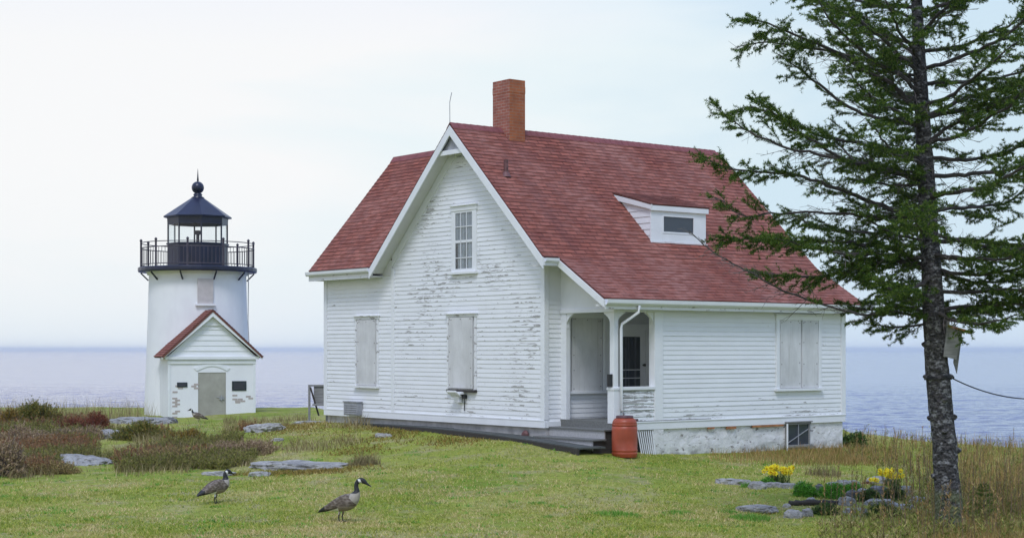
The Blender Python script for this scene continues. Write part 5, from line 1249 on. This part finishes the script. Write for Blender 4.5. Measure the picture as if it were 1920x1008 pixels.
# limbs all round the trunk
z = 3.15; az = .4
while z < 10.6:
    az = (az + 2.39996 + TR.uniform(-.3, .3)) % (2 * math.pi)
    left = abs((az - math.pi + math.pi) % (2 * math.pi) - math.pi) < .75
    c, r = trunk_at(z); f_ = np.clip((10.9 - z) / 7.5, .1, 1)
    L = (1.6 + 2.1 * math.sin(min(1, (z - 2.0) / 4.2) * math.pi / 2)) * f_ ** .55 * TR.uniform(.75, 1.1)
    if left: L *= .45
    el = math.radians(np.interp(z, [3, 5, 8, 11], [-2, 10, 22, 40]) + TR.normal(0, 6))
    d = np.array([math.cos(az) * math.cos(el), math.sin(az) * math.cos(el), math.sin(el)]); pts = []
    for u in np.linspace(0, 1, 7):
        pts.append(c + d * (r * .5 + L * u) + np.array([0, 0, -.10 * L * math.sin(u * math.pi) * .6 + .05 * L * u * u * TR.uniform(-.5, 1.2)]))
    nsp += grow(pts, .014 + .006 * L, gl(.12, .42, .3 if not left else .6, .95), 1.2, twl=.62)
    z += TR.uniform(.085, .145)
print('sprigs', nsp)

# ---------------------------------------------------------------- bird house and cable on the trunk
kq = TY / F; bh = thing('bird_house', 'grey wooden bird house fixed to the right side of the spruce trunk', 'bird house', (tx, ty, tz))
def q3(px, py, dy): p = tl(px, py, dy); return Vector(p)
mb = MB(); mb.prism([q3(1103, 398, -.17), q3(1117, 402, -.19), q3(1123, 370, -.19), q3(1109, 362, -.17)], (.06, .22, 0)); mb.build('box', M['grey_wood'], bh, bevel=.004)
mb = MB(); mb.prism([q3(1107, 361, -.22), q3(1134, 369, -.25), q3(1134.5, 371.5, -.25), q3(1107, 363.5, -.22)], (.03, .32, 0)); mb.build('roof', M['rust_wood'], bh)
mb = MB(); mb.prism([q3(1122, 366, -.05), q3(1127, 368, -.05), q3(1120.5, 418, -.05), q3(1116.5, 405, -.05)], (.0, .03, 0)); mb.prism([q3(1102, 398, -.18), q3(1104, 399, -.18), q3(1110, 354, -.18), q3(1107.5, 354, -.18)], (.0, .16, 0)); mb.build('back_board', M['grey_wood'], bh)
cb = thing('cable', 'thin dark cable looped round the spruce trunk and sagging to the right', 'cable', (tx, ty, tz))
mb = MB(); pz = tl(1110, 422)[2]; c, r = trunk_at(pz)
for dz in (-.02, .0, .015): mb.tube([(c[0] + (r + .012) * math.cos(t), (r + .012) * math.sin(t), pz + dz + .02 * math.cos(t)) for t in np.linspace(0, 6.283, 25)], .009, 6, cap=False)
mb.build('loop', M['black'], cb)
mb = MB(); st = q3(1113, 422, 0); en = q3(1330, 420, .6)
mb.tube([st, q3(1118, 423, 0)], [.03, .022], 8); mb.tube([st.lerp(en, u) + Vector((0, 0, -.36 * 4 * u * (1 - u))) for u in np.linspace(0, 1, 26)], .010, 6); mb.build('line', M['black'], cb)
px_, py_, _ = at(1330, 420, TY + .6); pg = gz(px_, py_)
po = thing('cable_post', 'rough wooden post holding the far end of the cable', 'post', (px_, py_, pg))
mb = MB(); mb.tube([(0, 0, -.3), (.01, 0, 1.2), (.0, 0, 2.75)], [.07, .065, .055], 10); mb.build('shaft', M['grey_wood'], po)
mb = MB(); mb.tube([(0, 0, 2.72), (0, 0, 2.80)], [.075, .06], 10); mb.build('cap', M['rot_wood'], po)

# ---------------------------------------------------------------- grass
M['lawn'] = island('lawn_blade', [(.1, (0.164, 0.234, 0.027)), (.35, (0.274, 0.333, 0.042)), (.6, (0.384, 0.414, 0.067)), (.8, (0.480, 0.451, 0.104)), (.95, (0.616, 0.494, 0.219))], .8,
                   ([(.1, (0.329, 0.309, 0.073)), (.4, (0.506, 0.426, 0.152)), (.7, (0.658, 0.518, 0.256)), (.95, (0.739, 0.568, 0.340))], .46, .56), trans=.2, pscale=.42)
M['dry'] = island('dry_blade', [(.1, (0.142, 0.115, 0.049)), (.35, (0.264, 0.201, 0.097)), (.6, (0.395, 0.315, 0.166)), (.8, (0.208, 0.211, 0.069)), (.95, (0.566, 0.469, 0.274))], .8, trans=.2)
M['reed'] = island('reed_blade', [(.1, (0.141, 0.131, 0.031)), (.3, (0.260, 0.195, 0.064)), (.5, (0.400, 0.244, 0.100)), (.7, (0.540, 0.327, 0.142)), (.85, (0.240, 0.203, 0.056)), (.95, (0.658, 0.424, 0.212))], .8, trans=.25)
def in_house(x, y, grow_=0):
    c, s = math.cos(TH), math.sin(TH); dx, dy = x - HC[0], y - HC[1]; t = c * dx + s * dy; q = -s * dx + c * dy
    a = (t > -.05 - grow_) & (t < 8.1 + grow_) & (q > -1.85 - grow_) & (q < 9.4 + grow_)
    b = (q > -2.2) & (q < 6.95) & (t > -.82 + (q + 2.1) / 9 * .62) & (t < .5)
    l = np.hypot(x - LX, y - LY) < 2.4
    ln = n_; e1 = e_; u = (x - LX) * e1.x + (y - LY) * e1.y; w = (x - LX) * ln.x + (y - LY) * ln.y
    return a | b | l | ((abs(u) < 1.85) & (w > 0) & (w < 3.9))
def scatter(n, y0, y1, pxa, pxb, power=1.0, rng=RNG):
    u = rng.uniform(0, 1, n); Y = 1 / (1 / y0 + (1 / y1 - 1 / y0) * u) if power else y0 + (y1 - y0) * u
    px = rng.uniform(pxa, pxb, n); X = (px - 600) / F * Y; return X, Y, px
GW = 1290
def clear_of_rocks(px, Y, front=5.0):
    bad = np.zeros(len(px), bool)
    for lb, rpx, rpy, rY, w_, h_, dp, mt, tl_ in RL: bad |= (np.abs(px - rpx) < w_ * .52) & (Y > rY - front) & (Y < rY + .4)
    return ~bad & ~((px > 200) & (px < 262) & (Y > 40))
X, Y, px = scatter(330000, 20.5, 50, -90, GW)
py = 390 + (CAMZ - .35) * F / Y
keep = ~in_house(X, Y) & (Y < edge_y(X) + 1)
scrub = (px < 300) & (Y > 32.5) & (Y < 46)
thin = fbm(X * .55, Y * .55, 3) + .3 * (fbm(X * 2.1, Y * 2.1, 8) - .5)
keep &= ~(scrub & (RNG.uniform(0, 1, len(X)) < .8)) & (RNG.uniform(0, 1, len(X)) < np.clip(1.75 - 2.2 * thin, .10, 1))
X, Y = X[keep], Y[keep]; Z = ground_z(X, Y)
tag(blade_mesh('lawn_grass', np.c_[X, Y, Z - .005], RNG.uniform(.025, .06, len(X)) * (.7 + .9 * fbm(X * 1.7, Y * 1.7, 31)), .010 + .00022 * Y, RNG.uniform(.3, 1.3, len(X)), M['lawn'], 1), kind='stuff')
# brown grass of the scrub slope on the left
X, Y, px = scatter(42000, 32.3, 52, -80, 460)
f_ = fbm(X * .5, Y * .5, 12)
keep = ~in_house(X, Y) & (f_ > .36 + .25 * np.clip((px - 250) / 200, 0, 1)) & ~((px > 225) & (Y < 34.8)) & (Y < edge_y(X)) & (RNG.uniform(0, 1, len(X)) < np.clip((Y - 32.4 - 2.2 * (fbm(X * .9, Y * .2, 77) - .3)) / 2.2, 0, 1)) & (clear_of_rocks(px, Y, 4) | (RNG.uniform(0, 1, len(X)) < .04))
X, Y, px = X[keep], Y[keep], px[keep]; Z = ground_z(X, Y)
tag(blade_mesh('dry_grass', np.c_[X, Y, Z - .01], RNG.uniform(.10, .36, len(X)) * (.5 + fbm(X, Y, 14)), .014, RNG.uniform(.1, .9, len(X)), M['dry'], 2), kind='stuff')
leafmat('scrub_leaf', (0.163, 0.098, 0.053), (0.300, 0.172, 0.084), (0.413, 0.230, 0.105), (0.237, 0.196, 0.063), (0.350, 0.127, 0.063), (0.250, 0.103, 0.063))
leafmat('scrub_green', (0.126, 0.140, 0.039), (0.224, 0.238, 0.058), (0.308, 0.280, 0.078))
X, Y, px = scatter(17000, 33.6, 50, -80, 300); f_ = fbm(X * .45, Y * .45, 52) + .25 * fbm(X * 1.8, Y * 1.8, 53)
keep = ~in_house(X, Y, .2) & (f_ > .45 + .36 * np.clip((px - 180) / 160, 0, 1)) & (Y > 33.8 + 1.8 * fbm(X * .7, X * 0, 54)) & clear_of_rocks(px, Y) & ~((px > 130) & (Y > 44)) & ((Y > 37.5) | (px < 28) | (px > 150) | (RNG.uniform(0, 1, len(X)) < .75)); X, Y, f_ = X[keep], Y[keep], f_[keep]; n = len(X); Z = ground_z(X, Y)
hh = RNG.uniform(.08, .42, n) * (.30 + 1.0 * fbm(X * .5, Y * .5, 55)); d = unit(np.c_[RNG.normal(0, .45, n), RNG.normal(0, .45, n), np.ones(n)]); gsel = fbm(X * .35, Y * .35, 56) > .52
tag(tri_mesh('scrub', np.concatenate([needles(np.c_[X, Y, Z][q], d[q], hh[q], 24, .07, .019, .62, RNG, .15) for q in (~gsel, gsel)]), [M['scrub_leaf'], M['scrub_green']], midx=np.r_[np.zeros((~gsel).sum() * 24, int), np.ones(gsel.sum() * 24, int)]), kind='stuff')
p0 = np.c_[X, Y, Z]; tag(tri_mesh('scrub_stems', sticks(p0, p0 + d * hh[:, None] * 1.25, .006, .002), M['twig_red'], nper=4), kind='stuff')
# low golden brown moss between the ledges
mx = []
for px_m, py_m, Y_m, w_m, d_m, n_m in ((455, 487, 40, 70, 2.2, 2600), (372, 535, 33.6, 70, .8, 1800), (300, 537, 33.1, 60, .6, 900), (345, 490, 42, 70, 2.5, 1800), (530, 500, 37.2, 60, 1.2, 900), (330, 476, 46, 90, 3, 1600), (905, 584, 27.2, 40, .5, 500), (420, 512, 36.5, 50, 1.2, 700)):
    q = RNG.normal(0, 1, (n_m, 2)); x_m = (px_m - 600) / F * Y_m; mx.append(np.c_[x_m + q[:, 0] * w_m * .42 * Y_m / F, Y_m + q[:, 1] * d_m * .5])
mx = np.concatenate(mx); mx = mx[~in_house(mx[:, 0], mx[:, 1], .1) & (fbm(mx[:, 0] * 1.1, mx[:, 1] * 1.1, 91) > .38)]
leafmat('moss_leaf', (.17, .12, .03), (.27, .18, .04), (.34, .24, .07), (.20, .19, .05))
tag(blade_mesh('moss', np.c_[mx, ground_z(mx[:, 0], mx[:, 1])], RNG.uniform(.03, .09, len(mx)), .026, RNG.uniform(.3, 1.2, len(mx)), M['moss_leaf'], 1), kind='stuff')
# wispy stems on the skyline left
X, Y, px = scatter(2600, 50, 72, -60, 190); keep = ~in_house(X, Y) & (px < 165 + 25 * RNG.uniform(0, 1, len(X))); X, Y = X[keep], Y[keep]; Z = ground_z(X, Y)
tag(blade_mesh('dry_stems', np.c_[X, Y, Z - .01], RNG.uniform(.25, 1.05, len(X)), .016, RNG.uniform(.05, .5, len(X)), M['dry'], 2), kind='stuff')
# tall reeds and weeds on the right
X, Y, px = scatter(46000, 21.5, 44, 860, GW + 60)
lim = np.interp(Y, [19, 23, 26, 27.3, 28.2, 31, 33, 36, 38, 41], [1060, 1050, 1030, 1035, 1078, 1084, 1075, 1045, 1000, 970]) + RNG.normal(0, 12, len(X))
dens = np.clip((px - lim) / 90, 0.0, 1) * (.35 + fbm(X * .8, Y * .8, 21))
keep = ~in_house(X, Y) & (RNG.uniform(0, 1, len(X)) < dens) & (Y < edge_y(X) + 2.5)
X, Y = X[keep], Y[keep]; Z = ground_z(X, Y); hh = RNG.uniform(.15, .60, len(X)) * (.25 + 1.05 * fbm(X * .6, Y * .6, 22)) * np.clip(.55 + (Y - 24) / 16, .55, 1.15)
tag(blade_mesh('tall_grass', np.c_[X, Y, Z - .02], hh, RNG.uniform(.007, .013, len(X)), RNG.uniform(.02, .5, len(X)), M['reed'], 3), kind='stuff')
n = 520; X, Y, px = scatter(n * 3, 23, 43.5, 930, GW + 60)
lim = np.interp(Y, [19, 26, 31, 33, 38, 41], [1000, 960, 1040, 1040, 985, 960]); keep = (px > lim) & ~in_house(X, Y, .3) & (Y < edge_y(X) + 1.5); X, Y = X[keep][:n], Y[keep][:n]
Z = ground_z(X, Y); n = len(X); p0 = np.c_[X, Y, Z - .02]; hh = RNG.uniform(.45, 1.0, n) * np.clip((45 - Y) / 10, .55, 1); p1 = p0 + np.c_[RNG.normal(0, .06, n), RNG.normal(0, .06, n), hh]
V1 = sticks(p0, p1, .0055, .003); 
tag(tri_mesh('weed_stalks', V1, M['twig_red'], nper=4), kind='stuff')
sel = RNG.uniform(0, 1, n) < .5
d = unit(p1 - p0)[sel]; q0 = (p0 + (p1 - p0) * .45)[sel]; tag(tri_mesh('weed_leaves', needles(q0, d, np.linalg.norm(p1 - p0, axis=1)[sel] * .55, 26, .055, .012, .55, RNG, .2), M['reed']), kind='stuff')
n = 1500; X, Y, px = scatter(n * 3, 23, 42, 940, GW + 60); lim = np.interp(Y, [19, 24, 27, 28.2, 31, 33, 38, 41], [1000, 960, 985, 1075, 1080, 1072, 990, 960]); keep = (px > lim) & ~in_house(X, Y, .3); X, Y = X[keep][:n], Y[keep][:n]
Z = ground_z(X, Y); n = len(X); d = unit(np.c_[RNG.normal(0, .3, n), RNG.normal(0, .3, n), np.ones(n)])
leafmat('weed_leaf', (0.168, 0.204, 0.048), (0.264, 0.288, 0.072), (0.360, 0.324, 0.108), (0.240, 0.180, 0.084))
tag(tri_mesh('leafy_weeds', needles(np.c_[X, Y, Z], d, RNG.uniform(.1, .5, n) * (.4 + fbm(X * .9, Y * .9, 41)), 18, .075, .02, .6, RNG, .3), M['weed_leaf']), kind='stuff')
# darker clover clumps in the lawn
X, Y, px = scatter(420, 22, 36, -60, 900); keep = ~in_house(X, Y, .2); X, Y = X[keep], Y[keep]; m_ = 26; jx = np.repeat(X, m_) + RNG.normal(0, .09, len(X) * m_); jy = np.repeat(Y, m_) + RNG.normal(0, .05, len(X) * m_)
ok = RNG.uniform(0, 1, len(jx)) < np.repeat(RNG.uniform(.1, 1, len(X)), m_); jx, jy = jx[ok], jy[ok]
tag(blade_mesh('clover', np.c_[jx, jy, ground_z(jx, jy)], RNG.uniform(.03, .075, len(jx)), .02, RNG.uniform(.3, 1.2, len(jx)), M['tuft_green'], 1), kind='stuff')
# unmown fringe along the right foundation
X, Y, px = scatter(20000, 34.5, 42, 830, 1070); c, s = math.cos(TH), math.sin(TH); q = -s * (X - HC[0]) + c * (Y - HC[1]); t = c * (X - HC[0]) + s * (Y - HC[1])
keep = (q < -1.9) & (q > -4.0 - .35 * (t - 4)) & (t < 11) & (RNG.uniform(0, 1, len(X)) < np.clip((t - 2.2) / 3.5, .04, 1) * np.clip((1062 - px) / 60, 0, 1)); X, Y = X[keep], Y[keep]; Z = ground_z(X, Y)
tag(blade_mesh('fringe_grass', np.c_[X, Y, Z - .01], RNG.uniform(.08, .26, len(X)), .011, RNG.uniform(.1, .7, len(X)), M['reed'], 2), kind='stuff')

# ---------------------------------------------------------------- haze
m, nt, b = new_mat('haze_air'); nt.nodes.remove(b); pv_ = nt.nodes.new('ShaderNodeVolumePrincipled')
pv_.inputs['Color'].default_value = (.93, .975, 1, 1); pv_.inputs['Density'].default_value = .00016; pv_.inputs['Anisotropy'].default_value = .7
nt.links.new(pv_.outputs[0], nt.nodes['Material Output'].inputs['Volume'])
hb = MB(); hb.box((-9500, -80, SEA - 5), (9500, 14500, 13.5)); tag(hb.build('haze', m), kind='stuff')
# ---------------------------------------------------------------- light, sky
SUN_EL, SUN_AZ = math.radians(54), math.radians(190)     # azimuth clockwise from +Y : behind the camera
w = bpy.data.worlds.new('World'); SC.world = w; w.use_nodes = True; nt = w.node_tree; bg = nt.nodes['Background']; bg.inputs['Strength'].default_value = .10
sky = nt.nodes.new('ShaderNodeTexSky'); sky.sky_type = 'NISHITA'; sky.sun_disc = False; sky.sun_elevation = SUN_EL; sky.sun_rotation = SUN_AZ; sky.air_density = 1.0; sky.dust_density = 2.0
tc = nt.nodes.new('ShaderNodeTexCoord'); sp_ = nt.nodes.new('ShaderNodeSeparateXYZ'); nt.links.new(tc.outputs['Generated'], sp_.inputs[0])
mp = nt.nodes.new('ShaderNodeMapping'); mp.inputs['Scale'].default_value = (1.6, 1.6, 6.0); nt.links.new(tc.outputs['Generated'], mp.inputs[0])
cn = noise(nt, mp.outputs[0], 1.3, 5, .55, .3)
# bright cloud on the left, thinner blue-white cloud to the right and above
lr = mth(nt, 'ADD', mth(nt, 'MULTIPLY', sp_.outputs[0], -1.5), mth(nt, 'MULTIPLY', mth(nt, 'SUBTRACT', cn, .5), 1.7))
lr = mth(nt, 'ADD', lr, .40)
white = ramp(nt, lr, [(.12, (6.7, 8.35, 9.4)), (.42, (8.7, 9.6, 9.9)), (.70, (10.0, 10.0, 10.0))])
hz_ = ramp(nt, sp_.outputs[2], [(.0, 1), (.055, .25), (.11, 0)])
hcol = ramp(nt, mth(nt, 'ADD', mth(nt, 'MULTIPLY', sp_.outputs[0], 1.4), .5), [(.1, (8.6, 9.5, 10.1)), (.8, (7.1, 8.3, 9.9))])
white = mixc(nt, mth(nt, 'MULTIPLY', hz_, .85), white, hcol)
up_ = ramp(nt, sp_.outputs[2], [(.18, 0), (.5, 1)])
white = mixc(nt, up_, white, (5.5, 7.2, 11.6))
fin = mixc(nt, .92, sky.outputs[0], white); nt.links.new(fin, bg.inputs['Color'])
sd = bpy.data.lights.new('sun', 'SUN'); sd.energy = 1.65; sd.angle = math.radians(16); sd.color = (.97, .98, 1.0)
so = bpy.data.objects.new('sun', sd); COL.objects.link(so)
dirv = Vector((math.sin(SUN_AZ) * math.cos(SUN_EL), math.cos(SUN_AZ) * math.cos(SUN_EL), math.sin(SUN_EL)))
so.rotation_euler = dirv.to_track_quat('Z', 'Y').to_euler()
vs = SC.view_settings; vs.view_transform = 'Standard'; vs.look = 'None'; vs.exposure = 0; vs.gamma = 1; vs.use_curve_mapping = False
SC.cycles.volume_bounces = 1; SC.cycles.max_bounces = 6; SC.cycles.transparent_max_bounces = 8
